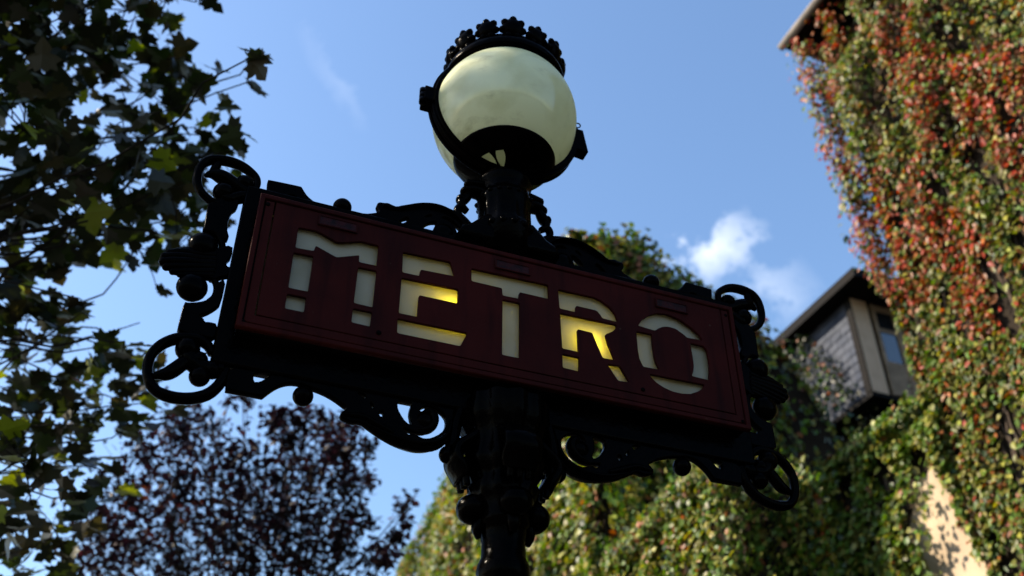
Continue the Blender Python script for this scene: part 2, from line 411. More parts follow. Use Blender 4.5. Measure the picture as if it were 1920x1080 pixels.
# ---- left-hand ornaments traced on the ornament plane, then mirrored for the right-hand side
def UVs(l): return [uv(x, y) for x, y in l]
def both(fn):
    fn(False); fn(True)
def orn_slab(name, outer, holes=(), th=.011, bev=.004, it=2):
    o = chaikin(UVs(outer), it); hs = [chaikin(UVs(h), it) for h in holes]
    both(lambda m: slab(name, [o] + hs, -th, th, M_IRON, sign, bev, m))
def orn_tube(name, pts, rad, depth=1.2, y=0.0):
    q = UVs(pts); rr = [r * px_m(*p) for p, r in zip(pts, rad if hasattr(rad, '__len__') else [rad] * len(pts))]
    both(lambda m: tube_uv(name, q, rr, M_IRON, sign, m, depth, y=y))
def orn_ball(name, x, y, r, depth=1.0, yy=0.0):
    both(lambda m: ball_uv(name, uv(x, y), r * px_m(x, y), M_IRON, sign, m, yy, (1, depth, 1)))

# corner rings
orn_tube('corner_ring', [(474,362),(481,351),(483,340),(476.7,329),(456.7,313),(434,304),(412,300),(393,300),(379,308),(372,321),(369,335.5),(371,349),(378,362),(388,372),(402,382),(420,388)], [5,6,6.5,7,8,8.5,8.5,8,7.5,7.5,7.5,7.5,7,7,7,6])
orn_ball('scroll_ball', 419, 362, 18); orn_ball('scroll_ball', 458, 345, 15)
orn_tube('scroll_leaf', [(384,330),(396,326),(412,330),(430,340),(448,352),(468,366)], [3,8,13,13,11,12], 1.0)
orn_tube('leaf_stem', [(396,328),(404,316),(410,304)], [6,8,6], 1.0)
orn_tube('scroll_arm', [(418,366),(425,376),(440,372),(462,368),(482,372)], [12,13,11,12,10], 1.0)
orn_tube('corner_ring', [(398,664),(391,648),(375,638),(355,634),(333,634.5),(312,641),(296,651),(284,664),(278,678),(276,693),(277,708),(283,723),(293,734),(308,741),(325,746),(345,748),(365,747),(385,742),(400,733),(413,719),(420,704),(424,694)], [8,9,10,10.5,10.5,10,10,9.5,9.5,9.5,9.5,10,10,11,11,11,11,11,11,10.5,10,9])
orn_ball('scroll_ball', 352, 655, 22); orn_ball('scroll_ball', 374, 706, 19); orn_ball('scroll_ball', 398, 694, 17); orn_ball('scroll_ball', 372, 676, 17)
orn_tube('scroll_leaf', [(284,708),(296,703),(312,702),(328,693),(345,680),(362,672),(384,676)], [4,9,13,14,13,13,14], 1.0)
orn_tube('leaf_stem', [(352,655),(356,675),(372,690),(398,692),(418,694)], [16,17,16,14,14], 1.0)
# upright bars either side of the palmette
orn_slab('side_bar', [(391,376),(383,420),(381,437),(392,437),(404,441),(414,452),(430,452),(424,430),(432,402),(446,392),(447,372)], it=1)
orn_slab('side_bar', [(344.5,569),(352,571),(372,570),(386,566),(396,560),(402,548),(402,536),(424,524),(414,572),(404,581),(386,591),(370,594.5),(381,600),(383,607),(392,607),(408,611),(404,640),(378,634),(362,632),(331,624),(335,606)], it=1)
orn_tube('spiral_arch', [(380,432),(396,434),(410,444),(417,458),(417,472),(410,482)], [5,6,6,6,6,5])
orn_tube('spiral_arch', [(396,520),(405,530),(407,545),(401,558),(390,565)], [5,6,6,5,4])
orn_ball('scroll_ball', 381.5, 461, 25, .8); orn_ball('scroll_ball', 360, 539, 27, .8)
orn_slab('frame_link', [(400,470),(436,462),(434,485),(424,494),(424,503),(433,505),(430,520),(416,522),(396,530),(384,515),(384,485)], it=1)
# palmette: five fluted lobes spreading away from the panel
for (pts, rr) in (([(404,482),(370,478),(340,472),(318,474)], [10,9,8,6]), ([(404,490),(368,486),(330,481),(309,481)], [10,10,9,7]),
                  ([(404,497),(364,494),(324,491),(307,491)], [10,11,10,8]), ([(404,504),(366,502),(332,501),(312,500)], [10,10,9,7]),
                  ([(402,512),(370,511),(342,510),(324,509)], [10,9,8,6]), ([(400,518),(372,517),(352,516),(337,515)], [9,8,7,5]),
                  ([(402,474),(372,472),(350,470),(333,470)], [8,8,7,5])):
    orn_tube('palmette_lobe', pts, rr, 1.1); orn_ball('lobe_tip', pts[-1][0], pts[-1][1], rr[-1] * 1.12)

# bottom bracket: block, ball and leafy scroll
orn_slab('bottom_bracket', [(424,690),(423,722.6),(422,733.7),(422.5,734),(456,740.5),(491.5,747),(492.5,747),(505,737),(518.5,728),(533,722.6),(545,721),(556,722),(566,724),(579,729),(607,739.6),(626.7,751),(640,761),(650,769),
    (643,772),(636,779),(638,785),(644.5,789),(658,795),(675.6,794),(689,804.5),(718.5,825),(748,838.5),(778,846),(807,846),(826,840),(842,826),(850,806),(848,782),(852,770),(860,752),(700,708),(560,682)],
    [[(475,699),(508,705.5),(496,713),(486,719),(474,719.5)],
     [(746.7,752.6),(772,757),(766.7,769),(766,783.7),(772.6,800.7),(760,795.6),(748,777.8),(743,764)],
     [(751,803.7),(763.7,818.5),(770,815),(785,821.5),(792.6,825),(807,824),(825,815),(834,803),(835.5,788),(827,776),(812,766),(800,763),(790,766),(785,773),(789,774.5),(797,767.8),(807,769.5),(816,777),(820,789.6),(816,801.5),(804,812),(789.6,815.5),(770,812)],
     [(668,738),(677,740),(686,746.7),(681.5,751)], [(691,754),(700.7,766),(696,769.6)], [(706.7,773),(720,775),(713,786.7)]], it=1)
orn_ball('drop_ball', 568, 743, 18.5)
orn_tube('scroll_rib', [(690,800),(720,818),(750,831),(780,838),(808,837),(828,828),(840,812),(843,792)], [3,5,6,7,7,6,5,4], 3.2)
orn_tube('scroll_rib', [(748,790),(766,805),(788,809),(806,805),(814,792),(811,778),(800,772)], [4,5,6,8,9,9,7], 1.6)
orn_ball('scroll_eye', 795, 790, 18, .8)
orn_tube('scroll_leaf', [(641,780),(655,782),(678,784),(702,798),(735,816)], [6,7,8,8,7], 2.0)
orn_ball('drop_ball', 840, 853, 16.5)
orn_tube('bracket_foot', [(846,842),(852,800),(862,770)], [12,12,12], 1.2)
# top bracket
orn_slab('top_bracket', [(500.5,352),(501.2,341.5),(502,340.8),(530,346.5),(563,353.5),(565,355),(569,362),(575.6,372),(589,383),(620,391),(640,396),(658,400),(683,404.5),(700,403),(711,400.5),
    (705.5,392),(705,386),(709,382.5),(718,384),(726,384),(735,388.5),(742,391),(754,388),(783.7,384.2),(806,384.4),(822,387),(843,395),(858,402),(872,414),(884,430),(892,450),(892,500),(700,470),(500,410)],
    [[(540,369),(553,372),(556,376),(538,374)],
     [(742,421.5),(761.5,410),(767.4,415),(758,420),(748,424)],
     [(789,434),(795.6,424.4),(807.4,419),(819,419),(812,429),(808,440),(800,440)],
     [(824,411),(835.6,410),(850,420),(863.7,433),(857,444),(854,435),(847,423),(837,415.6)],
     [(795,409.6),(807,405),(807.5,409),(796,411)]], it=1)
orn_ball('finial_ball', 641.7, 389, 15.5)
orn_ball('scroll_eye', 832, 437, 18, .6)
orn_tube('scroll_rib', [(716,391),(740,398),(765,394),(790,391),(815,393),(838,402),(856,414),(868,428)], [3,3,4,4,4,4,3,3], 4.0)

# ---- post, capital, plinth under the globe
post_prof = [(0.0, 0.0), (0.15, 0.0), (0.15, 0.05), (0.13, 0.07), (0.13, 0.38), (0.115, 0.42), (0.075, 0.50), (0.066, 0.62), (0.075, 0.66), (0.062, 0.70),
             (0.056, 1.4), (0.052, 2.36), (0.0515, 2.40), (0.058, 2.415), (0.061, 2.432), (0.058, 2.449), (0.051, 2.464), (0.050, 2.50), (0.053, 2.515), (0.0535, 2.53),
             (0.062, 2.538), (0.064, 2.552), (0.060, 2.57), (0.072, 2.60), (0.083, 2.625), (0.075, 2.64), (0.082, 2.66), (0.098, 2.685), (0.094, 2.70), (0.088, 2.73), (0.092, 2.755), (0.100, 2.78), (0.108, 2.795), (0.108, 2.85)]
lathe('post', post_prof, M_IRON, sign, 48, (0, 0, 0), lambda th, z: 1 + (0.02 * math.cos(16 * th) if 0.72 < z < 2.38 else 0.055 * math.cos(12 * th) if 2.59 < z else 0))
def bracket_leaf(ang):
    """ribbed console leaf on the capital: lip on top, belly, ball at the bottom"""
    e = empty_part('capital_leaf', ang)
def sweep3(name, pts, rad, mat, parent, wid=1.0, seg=12, side=None):
    """tube along 3-D points; wid stretches it sideways along 'side'"""
    P = np.array(chaikin([np.array([*p, r]) for p, r in zip(pts, rad)], 2, False)); n = len(P); vs, fs = [], []
    side = np.array(side if side is not None else (0, 0, 1.0))
    for i in range(n):
        t = P[min(i + 1, n - 1), :3] - P[max(i - 1, 0), :3]; t /= np.linalg.norm(t) + 1e-9
        b = side - t * (side @ t); b /= np.linalg.norm(b) + 1e-9; c = np.cross(t, b)
        for k in range(seg):
            a = 2 * math.pi * k / seg
            vs.append(P[i, :3] + P[i, 3] * (c * math.cos(a) + b * wid * math.sin(a)))
    for i in range(n - 1):
        for k in range(seg):
            k2 = (k + 1) % seg; fs.append((i * seg + k, i * seg + k2, (i + 1) * seg + k2, (i + 1) * seg + k))
    fs.append(tuple(range(seg))); fs.append(tuple((n - 1) * seg + k for k in range(seg)))
    return mesh(name, vs, fs, mat, parent, True)
for k in range(4):
    a = math.radians(90 * k)
    er = np.array([math.cos(a), math.sin(a), 0]); et = np.array([-math.sin(a), math.cos(a), 0]); ez = np.array([0, 0, 1.0])
    def L3(r, z, s=0.0): return er * r + et * s + ez * z
    sweep3('capital_leaf', [L3(.070, 2.765), L3(.095, 2.735), L3(.126, 2.712), L3(.131, 2.688), L3(.112, 2.662), L3(.105, 2.64)], [.016, .018, .017, .016, .017, .014], M_IRON, sign, 3.0, side=et)
    for s in (-.022, 0, .022):
        sweep3('leaf_rib', [L3(.118, 2.70, s), L3(.116, 2.676, s), L3(.104, 2.652, s), L3(.098, 2.62, s)], [.008, .010, .010, .008], M_IRON, sign, 1.0, side=et)
    bm = bmesh.new(); bmesh.ops.create_uvsphere(bm, u_segments=18, v_segments=12, radius=.036)
    for v in bm.verts: v.co = Vector(L3(.078 + v.co.x, 2.572 + v.co.z * .95, v.co.y * 1.15))
    for f_ in bm.faces: f_.smooth = True
    me = bpy.data.meshes.new('capital_boss'); bm.to_mesh(me); bm.free(); link('capital_boss', me, M_IRON, sign)
    sweep3('capital_tip', [L3(.062, 2.545), L3(.066, 2.525), L3(.060, 2.505)], [.014, .012, .006], M_IRON, sign, 1.3, side=et)

neck_prof = [(0.0, 3.30), (.070, 3.30), (.072, 3.38), (.082, 3.395), (.082, 3.41), (.077, 3.425), (.075, 3.44), (.074, 3.47), (.074, 3.50), (.080, 3.512), (.079, 3.528), (.072, 3.54), (.072, 3.575), (.080, 3.585), (.078, 3.60), (.058, 3.612), (.0, 3.612)]
slab('neck_base', [[(-.150, .255), (.150, .255), (.140, .285), (.112, .300), (.092, .322), (.070, .345), (-.070, .345), (-.092, .322), (-.112, .300), (-.140, .285)]], -.052, .052, M_IRON, sign, .012)
lathe('lamp_neck', neck_prof, M_IRON, sign, 48, (0, 0, 0), lambda th, z: 1 + (0.035 * math.cos(12 * th) if 3.40 < z < 3.51 else 0))
for s in (-1, 1):
    for yy in (-1, 1):
        rot = lambda x, y, z: ((x, y, z) if yy < 0 else (y * s, x * s, z))
    sweep3('neck_volute', [(s * .066, 0, 3.575), (s * .085, 0, 3.572), (s * .107, 0, 3.566)], [.013, .013, .013], M_IRON, sign, 1.5, side=(0, 1, 0))
    sweep3('neck_volute', [(s * .064, 0, 3.54), (s * .095, 0, 3.545), (s * .119, 0, 3.536)], [.016, .017, .013], M_IRON, sign, 1.5, side=(0, 1, 0))
    sweep3('neck_volute', [(s * .107, 0, 3.566), (s * .105, 0, 3.55), (s * .108, 0, 3.53), (s * .118, 0, 3.508), (s * .130, 0, 3.495), (s * .128, 0, 3.475), (s * .112, 0, 3.462)], [.010, .007, .012, .015, .014, .011, .009], M_IRON, sign, 1.3, side=(0, 1, 0))
    sweep3('neck_volute', [(s * .128, 0, 3.48), (s * .142, 0, 3.465), (s * .138, 0, 3.44), (s * .118, 0, 3.425), (s * .098, 0, 3.40)], [.010, .011, .011, .011, .012], M_IRON, sign, 1.3, side=(0, 1, 0))
    for (x, z, r) in ((.110, 3.566, .0135), (.121, 3.536, .0130), (.131, 3.502, .0145)):
        bm = bmesh.new(); bmesh.ops.create_uvsphere(bm, u_segments=14, v_segments=9, radius=r)
        for v in bm.verts: v.co = Vector((v.co.x + s * x, v.co.y * 1.4, v.co.z + z)); 
        for f_ in bm.faces: f_.smooth = True
        me = bpy.data.meshes.new('volute_bead'); bm.to_mesh(me); bm.free(); link('volute_bead', me, M_IRON, sign)

for (z, rr, br, cnt) in ((3.402, .080, .010, 16), (3.52, .078, .008, 18)):
    for k in range(cnt):                             # small cast studs round the two collars
        a = 2 * PI * k / cnt
        bm = bmesh.new(); bmesh.ops.create_uvsphere(bm, u_segments=10, v_segments=7, radius=br)
        for v in bm.verts: v.co = Vector((v.co.x + rr * math.cos(a), v.co.y + rr * math.sin(a), v.co.z + z))
        for f_ in bm.faces: f_.smooth = True
        me = bpy.data.meshes.new('collar_stud'); bm.to_mesh(me); bm.free(); link('collar_stud', me, M_IRON, sign)
# ---- globe lamp
GZ, GR = 3.868, 0.2225
bm = bmesh.new(); bmesh.ops.create_uvsphere(bm, u_segments=72, v_segments=48, radius=GR)
for f_ in bm.faces: f_.smooth = True
me = bpy.data.meshes.new('globe'); bm.to_mesh(me); bm.free()
globe = link('globe', me, M_GLOBE, sign); globe.location = (0, 0, GZ)
tag(globe, 'pale green opal glass globe with soot marks')
def shell(name, a0, a1, r0, r1, seg=64, n=10, mat=M_IRON):
    """thick spherical zone between polar angles a0..a1 (0 = straight down)"""
    prof = [(r1 * math.sin(a), -r1 * math.cos(a)) for a in np.linspace(a0, a1, n)]
    prof += [(r0 * math.sin(a), -r0 * math.cos(a)) for a in np.linspace(a1, a0, n)]
    prof.append(prof[0])
    return lathe(name, prof, mat, sign, seg, (0, 0, GZ))
shell('globe_cup', math.radians(23), math.radians(41), GR + .0015, GR + .009)
CAM_AZ = math.atan2(-AXIS[1], -AXIS[0]) - ANG          # where the viewer's side of the lamp is, in the post's frame
def rib(t0, t1):
    vs, fs = [], []; nt = 5
    for al in np.linspace(math.radians(7), math.radians(24), 6):
        sh = .10 * math.sin((al - math.radians(7)) / math.radians(17) * math.pi)   # sides bow inwards: lens-shaped openings
        for th in np.linspace(t0 + sh, t1 - sh, nt):
            for rr in (GR + .002, GR + .010): vs.append((rr * math.sin(al) * math.cos(th), rr * math.sin(al) * math.sin(th), GZ - rr * math.cos(al)))
    st = nt * 2
    for i in range(5):
        for j in range(nt - 1):
            b = i * st + j * 2; c_ = b + st
            fs += [(b, b + 2, c_ + 2, c_), (b + 1, c_ + 1, c_ + 3, b + 3)]
        b = i * st; c_ = b + st; fs += [(b, c_, c_ + 1, b + 1)]; b += st - 2; c_ += st - 2; fs += [(b, b + 1, c_ + 1, c_)]
    mesh('cup_rib', vs, fs, M_IRON, sign, False)
for q in range(4):                                   # open ribs between the neck and the cup
    a0 = CAM_AZ + q * math.pi / 2
    if q % 2 == 0: rib(a0 - .52, a0 - .26); rib(a0 - .04, a0 + math.pi / 2)
    else: rib(a0 - .2, a0 + math.pi / 4 - .21); rib(a0 + math.pi / 4 - .2, a0 + math.pi / 2 - .88)
def band_arc(name, y_off, hw_, r0, r1, a0, a1, seg=90):
    """part of the upright hoop round the globe, in the plane of the panel; angle 0 = bottom"""
    vs, fs = [], []
    prof = [(-hw_, r0), (-hw_, r1 - .002), (-hw_ + .003, r1), (hw_ - .003, r1), (hw_, r1 - .002), (hw_, r0)]
    m = len(prof)
    for i in range(seg + 1):
        a = a0 + (a1 - a0) * i / seg
        for (yy, r) in prof: vs.append((r * math.sin(a), yy + y_off, GZ - r * math.cos(a)))
    for i in range(seg):
        for j in range(m - 1): fs.append((i * m + j, (i + 1) * m + j, (i + 1) * m + j + 1, i * m + j + 1))
        fs.append((i * m + m - 1, (i + 1) * m + m - 1, (i + 1) * m, i * m))
    fs += [tuple(range(m)), tuple(seg * m + j for j in range(m))]
    return mesh(name, vs, fs, M_IRON, sign, False)
band_arc('globe_hoop', 0, .026, GR - .004, GR + .012, -PI, PI * .999)
band_arc('hoop_ridge', -.015, .006, GR + .010, GR + .019, -PI, PI * .999)
band_arc('hoop_ridge', .015, .006, GR + .010, GR + .019, -PI, PI * .999)
band_arc('hoop_ridge', 0, .0045, GR + .010, GR + .016, -PI, PI * .999)
# hinge on the left, latch with a wire loop on the right
hx = -(GR + .030)
hinge = box('hinge', (hx - .012, -.028, GZ - .028), (hx + .022, .028, GZ + .028), M_IRON, sign, .006)
for z in (-.02, 0.0, .02):
    lathe('hinge_knuckle', [(0, -.0095), (.011, -.0095), (.011, .0095), (0, .0095)], M_IRON, sign, 14, (hx - .012, -.006, GZ + z))
lx = GR + .018
mesh('latch', [(lx - .01, -.02, GZ - .05), (lx + .032, -.02, GZ - .055), (lx + .018, -.02, GZ + .035), (lx - .005, -.02, GZ + .035),
               (lx - .01, .02, GZ - .05), (lx + .032, .02, GZ - .055), (lx + .018, .02, GZ + .035), (lx - .005, .02, GZ + .035)],
     [(0, 1, 2, 3), (4, 5, 6, 7), (0, 1, 5, 4), (1, 2, 6, 5), (2, 3, 7, 6), (3, 0, 4, 7)], M_IRON, sign)
sweep3('latch_wire', [(lx + .008, 0, GZ + .03), (lx + .010, 0, GZ + .055), (lx + .002, 0, GZ + .070), (lx + .006, 0, GZ + .084), (lx + .020, 0, GZ + .083), (lx + .020, 0, GZ + .070), (lx + .006, 0, GZ + .060), (lx - .004, 0, GZ + .052)], [.0022] * 8, M_IRON, sign, 1.0, 8, side=(0, 1, 0))

# lid and crown of small flowers on top of the globe
RHO = .77 * GR
lathe('globe_lid', [(GR * .74, .655 * GR), (RHO + .014, .63 * GR), (RHO + .020, .66 * GR), (RHO + .018, .76 * GR), (RHO + .010, .86 * GR), (RHO, .84 * GR), (RHO * .7, 1.02 * GR), (RHO * .3, 1.12 * GR), (0, 1.14 * GR)], M_IRON, sign, 64, (0, 0, GZ))
def flower(r):
    """pansy-like rosette with round petals and a domed middle, facing +X, stem downwards"""
    bm = bmesh.new()
    npet = 7
    for k in range(npet):
        a = 2 * PI * (k + .5) / npet - PI / 2
        mt = Matrix.Translation((0, r * .62 * math.cos(a), r * .62 * math.sin(a))) @ Matrix.Rotation(a, 4, 'X') @ Matrix.Diagonal((.30, .42, .31, 1))
        bmesh.ops.create_uvsphere(bm, u_segments=10, v_segments=7, radius=r, matrix=mt)
    bmesh.ops.create_uvsphere(bm, u_segments=16, v_segments=10, radius=r, matrix=Matrix.Diagonal((.40, .80, .80, 1)))
    bmesh.ops.create_cone(bm, cap_ends=True, segments=8, radius1=r * .34, radius2=r * .28, depth=r * 1.4, matrix=Matrix.Translation((-r * .05, 0, -r * .9)))
    for f_ in bm.faces: f_.smooth = True
    me = bpy.data.meshes.new('crown_flower'); bm.to_mesh(me); bm.free(); me.materials.append(M_IRON); return me
fl = flower(.040)
for k in range(14):
    th = CAM_AZ + math.radians(8) + 2 * PI * k / 14
    o = link('crown_flower', fl, M_IRON, sign)
    rr = RHO + .008
    o.location = (rr * math.cos(th), rr * math.sin(th), GZ + .955 * GR + (.006 if k in (0, 13) else 0)); o.rotation_euler = (0, math.radians(14), th)
    if k % 2 == 0: o.scale = (1.0, 1.08, 1.1)

# ==================================================================  LEAVES
def template(outline, lift=0.12):
    """fan of triangles over an outline (x along the leaf, y across), folded along the midrib"""
    o = np.array(outline, float); n = len(o)
    z = np.abs(o[:, 1]) * lift - 0.10 * (o[:, 0] - o[:, 0].min()) ** 2
    v = np.vstack([[0.45 * o[:, 0].max(), 0, -0.02], np.column_stack([o, z])])
    f = np.array([(0, 1 + i, 1 + (i + 1) % n) for i in range(n)]); return v, f
TREE = None
TPL_IVY = template([(0, 0), (-.08, .30), (.30, .36), (.55, .42), (1.0, 0), (.55, -.42), (.30, -.36), (-.08, -.30)], .25)
TPL_CRP = template([(0, 0), (.18, .20), (.50, .30), (.80, .17), (1.05, 0), (.80, -.17), (.50, -.30), (.18, -.20)], .35)
TPL_PLANE = template([(0, 0), (-.10, .20), (.02, .28), (-.04, .52), (.20, .44), (.34, .62), (.46, .40), (.50, .22), (.64, .30), (.76, .22), (1.0, 0),
                      (.76, -.22), (.64, -.30), (.50, -.22), (.46, -.40), (.34, -.62), (.20, -.44), (-.04, -.52), (.02, -.28), (-.10, -.20)], .18)
TPL_PLUM = template([(0, 0), (.22, .22), (.55, .30), (.85, .16), (1.0, 0), (.85, -.16), (.55, -.30), (.22, -.22)], .2)

def frames(nrm, down, roll_sd):
    """leaf axes: x along the leaf, z = surface normal"""
    z = nrm / np.linalg.norm(nrm, axis=1, keepdims=True)
    x = down - z * np.sum(down * z, 1, keepdims=True); x /= np.linalg.norm(x, axis=1, keepdims=True) + 1e-9
    y = np.cross(z, x)
    a = rng.normal(0, roll_sd, len(z))[:, None]
    return np.cos(a) * x + np.sin(a) * y, -np.sin(a) * x + np.cos(a) * y, z
def scatter(name, tpl, pos, nrm, down, size, cols, mat, parent, roll_sd=.5, stuff=True):
    V, Fc = tpl; n = len(pos); k = len(V)
    x, y, z = frames(nrm, down, roll_sd)
    pts = pos[:, None, :] + size[:, None, None] * (V[None, :, 0, None] * x[:, None, :] + V[None, :, 1, None] * y[:, None, :] + V[None, :, 2, None] * z[:, None, :])
    fc = (Fc[None] + (np.arange(n) * k)[:, None, None]).reshape(-1, 3)
    me = bpy.data.meshes.new(name)
    me.vertices.add(n * k); me.vertices.foreach_set('co', pts.reshape(-1).astype('f'))
    m = len(fc); me.loops.add(m * 3); me.loops.foreach_set('vertex_index', fc.reshape(-1).astype('i'))
    me.polygons.add(m); me.polygons.foreach_set('loop_start', (np.arange(m) * 3).astype('i')); me.polygons.foreach_set('loop_total', np.full(m, 3, 'i'))
    me.update(calc_edges=True)
    at = me.color_attributes.new('Col', 'FLOAT_COLOR', 'POINT')
    cc = np.repeat(np.column_stack([cols, np.ones(n)]), k, 0); at.data.foreach_set('color', cc.reshape(-1).astype('f'))
    o = link(name, me, mat, parent)
    if stuff: o['kind'] = 'stuff'
    return o
def wob(p, sc, seed):
    """cheap smooth noise in 0..1 on Nx3 points"""
    r = np.random.default_rng(seed); o = np.zeros(len(p))
    for i in range(6):
        k = r.normal(0, 1, 3) * sc * (1 + i * .55); o += np.sin(p @ k + r.uniform(0, 6.28)) / (1 + i * .35)
    return .5 + .5 * np.tanh(o * .7)
def unit_noise(n, s): return rng.normal(0, s, (n, 3))
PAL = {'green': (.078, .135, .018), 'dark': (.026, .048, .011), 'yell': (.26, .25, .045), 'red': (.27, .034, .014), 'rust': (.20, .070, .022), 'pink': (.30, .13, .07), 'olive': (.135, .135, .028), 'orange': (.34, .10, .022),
       'tg': (.018, .028, .006), 'td': (.010, .013, .004), 'to': (.026, .022, .008), 'tlit': (.19, .22, .025)}  # tree leaves: backlit darkness in the first tones, sunlit glints in the last
def pick(n, names, w):
    w = np.array(w, float); idx = rng.choice(len(names), n, p=w / w.sum())
    c = np.array([PAL[k] for k in names])[idx]
    return c * rng.uniform(.7, 1.35, (n, 1)) * rng.uniform(.9, 1.1, (n, 3))

def tri_tube(name, paths, mat, parent, seg=6):
    """several tapering stems joined into one part"""
    vs, fs = [], []
    for pts in paths:
        P = np.array(pts); n = len(P); base = len(vs)
        for i in range(n):
            t = P[min(i + 1, n - 1), :3] - P[max(i - 1, 0), :3]; t = t / (np.linalg.norm(t) + 1e-9)
            h = np.array([0, 0, 1.0]) if abs(t[2]) < .9 else np.array([1.0, 0, 0])
            b = np.cross(t, h); b /= np.linalg.norm(b); c = np.cross(b, t)
            for k in range(seg):
                a = 2 * PI * k / seg; vs.append(P[i, :3] + P[i, 3] * (b * math.cos(a) + c * math.sin(a)))
        for i in range(n - 1):
            for k in range(seg):
                k2 = (k + 1) % seg; fs.append((base + i * seg + k, base + i * seg + k2, base + (i + 1) * seg + k2, base + (i + 1) * seg + k))
        fs.append(tuple(base + k for k in range(seg))); fs.append(tuple(base + (n - 1) * seg + k for k in range(seg)))
    return mesh(name, vs, fs, mat, parent, True)

Zv = np.array([0, 0, 1.0])
def prism(name, plan, z0, z1, mat, parent=None):
    """upright walls over a plan polygon"""
    n = len(plan); vs = [(p[0], p[1], z0) for p in plan] + [(p[0], p[1], z1) for p in plan]
    fs = [(i, (i + 1) % n, n + (i + 1) % n, n + i) for i in range(n)] + [tuple(range(n)), tuple(range(n, 2 * n))]
    return mesh(name, vs, fs, mat, parent)
def obox(name, o, ex, ey, dx, dy, z0, z1, mat, parent=None):
    """box on oriented axes ex, ey from the corner o"""
    p = [o + ex * dx[0] + ey * dy[0], o + ex * dx[1] + ey * dy[0], o + ex * dx[1] + ey * dy[1], o + ex * dx[0] + ey * dy[1]]
    return prism(name, p, z0, z1, mat, parent)

# ==================================================================  HOUSE A : tall creeper-clad house on the right
dA = azv(-21.6); nA = np.array([-dA[1], dA[0], 0.0])   # nA faces the street
ZA = 12.0
QA = at_height(1562, 100, ZA); QA0 = np.array([QA[0], QA[1], 0.0])
houseA = empty('tall_house', (QA[0], QA[1], 0))
tag(houseA, 'tall house smothered in red and green creeper with overhanging grey gutter', 'house')
def par(o, root):
    o.parent = root; o.matrix_parent_inverse = Matrix.Translation(-Vector(root.location)); return o
par(obox('wall', QA0, dA, -nA, (-9, 0), (0, 6), 0, ZA + .1, M_WALL_SHADE), houseA)
ev = ZA + .30
gt = at_height(1464, 90, ev + .02); GS, GN = float((gt[:2] - QA0[:2]) @ dA[:2]), float((gt[:2] - QA0[:2]) @ nA[:2])
rf = []
par(obox('soffit', QA0, dA, -nA, (-9.2, GS - .02), (-GN + .06, 1.0), ev, ev + .06, M_ROOF), houseA)
p0 = QA0 + dA * (GS - .02) + nA * (GN - .06); p1 = QA0 - dA * 9.2 + nA * (GN - .06); p2 = QA0 - dA * 9.2 - nA * 3; p3 = QA0 + dA * (GS - .02) - nA * 3
rz0, rz1 = ev + .062, ev + 3.4
roofA = par(mesh('roof', [(*p0[:2], rz0), (*p1[:2], rz0), (*p2[:2], rz1), (*p3[:2], rz1), (*p0[:2], rz0 + .12), (*p1[:2], rz0 + .12), (*p2[:2], rz1 + .12), (*p3[:2], rz1 + .12)],
     [(0, 1, 2, 3), (4, 5, 6, 7), (0, 1, 5, 4), (1, 2, 6, 5), (2, 3, 7, 6), (3, 0, 4, 7)], M_ROOF), houseA)
gp = [(*(QA0 + dA * s + nA * GN)[:2], ev + .02, .055) for s in (-9.2, -4, GS)]
gut = par(tri_tube('gutter', [gp], M_GUTTER, None, 10), houseA)

# creeper on A
HOLE = on_plane(1775, 985, QA, nA); HS, HZ = float((HOLE - QA) @ dA), float(HOLE[2])
pv = []
for k in range(22):
    a = 2 * PI * k / 22; w_ = 1 + .14 * math.sin(3 * a + 1) + .08 * math.sin(7 * a)
    pv.append(QA0 + dA * (HS + .44 * w_ * math.cos(a)) + Zv * (HZ - .25 + .95 * w_ * math.sin(a)))
par(mesh('bare_plaster', [p + nA * .025 for p in pv] + [p - nA * .043 for p in pv], [tuple(range(22)), tuple(range(22, 44))] + [(k, (k + 1) % 22, 22 + (k + 1) % 22, 22 + k) for k in range(22)], M_STONE), houseA)
def hang(pos, s): return np.tile(-Zv, (len(pos), 1)) + unit_noise(len(pos), s)
def wall_leaves(origin, ex, nn, s0, s1, zfun, zlo, dens, thick, zhi=13.5):
    n = int((s1 - s0) * (zhi - zlo) * dens)
    s = rng.uniform(s0, s1, n); z = rng.uniform(zlo, zhi, n)
    k = z < zfun(s) + rng.normal(0, .05, n); s, z = s[k], z[k]
    P = origin + s[:, None] * ex + z[:, None] * Zv
    lump = wob(P, 1.1, 11); lump2 = wob(P, 4.2, 12)
    th = thick(z) if callable(thick) else thick
    d = .03 + th * (.08 + .62 * lump + .5 * lump2) * rng.uniform(.12, 1.0, len(s)) ** .4
    gap = ((wob(P * [1, 1, .45], 3.4, 13) < .21) | (wob(P, 7.5, 14) < .12)) & (d > .06) & (rng.uniform(0, 1, len(s)) < .9)
    P = P + d[:, None] * nn; P[:, 2] += rng.normal(0, .02, len(s))
    return P[~gap], s[~gap], z[~gap]
ivyA = empty('climbing_creeper', (QA[0], QA[1], 0))
tag(ivyA, 'red and green creeper covering the tall house wall under the grey gutter', 'climbing plant')
P, s, z = wall_leaves(QA0, dA, nA, -4.6, .10, lambda s: ZA + .28 + 0 * s, 2.6, 1500, lambda z: np.interp(z, [5, 7.9, 8.5, 11.5, 12.3], [.16, .13, .30, .60, max(.7, GN * .98)]), 12.35)
print('gutter offset', GS, GN)
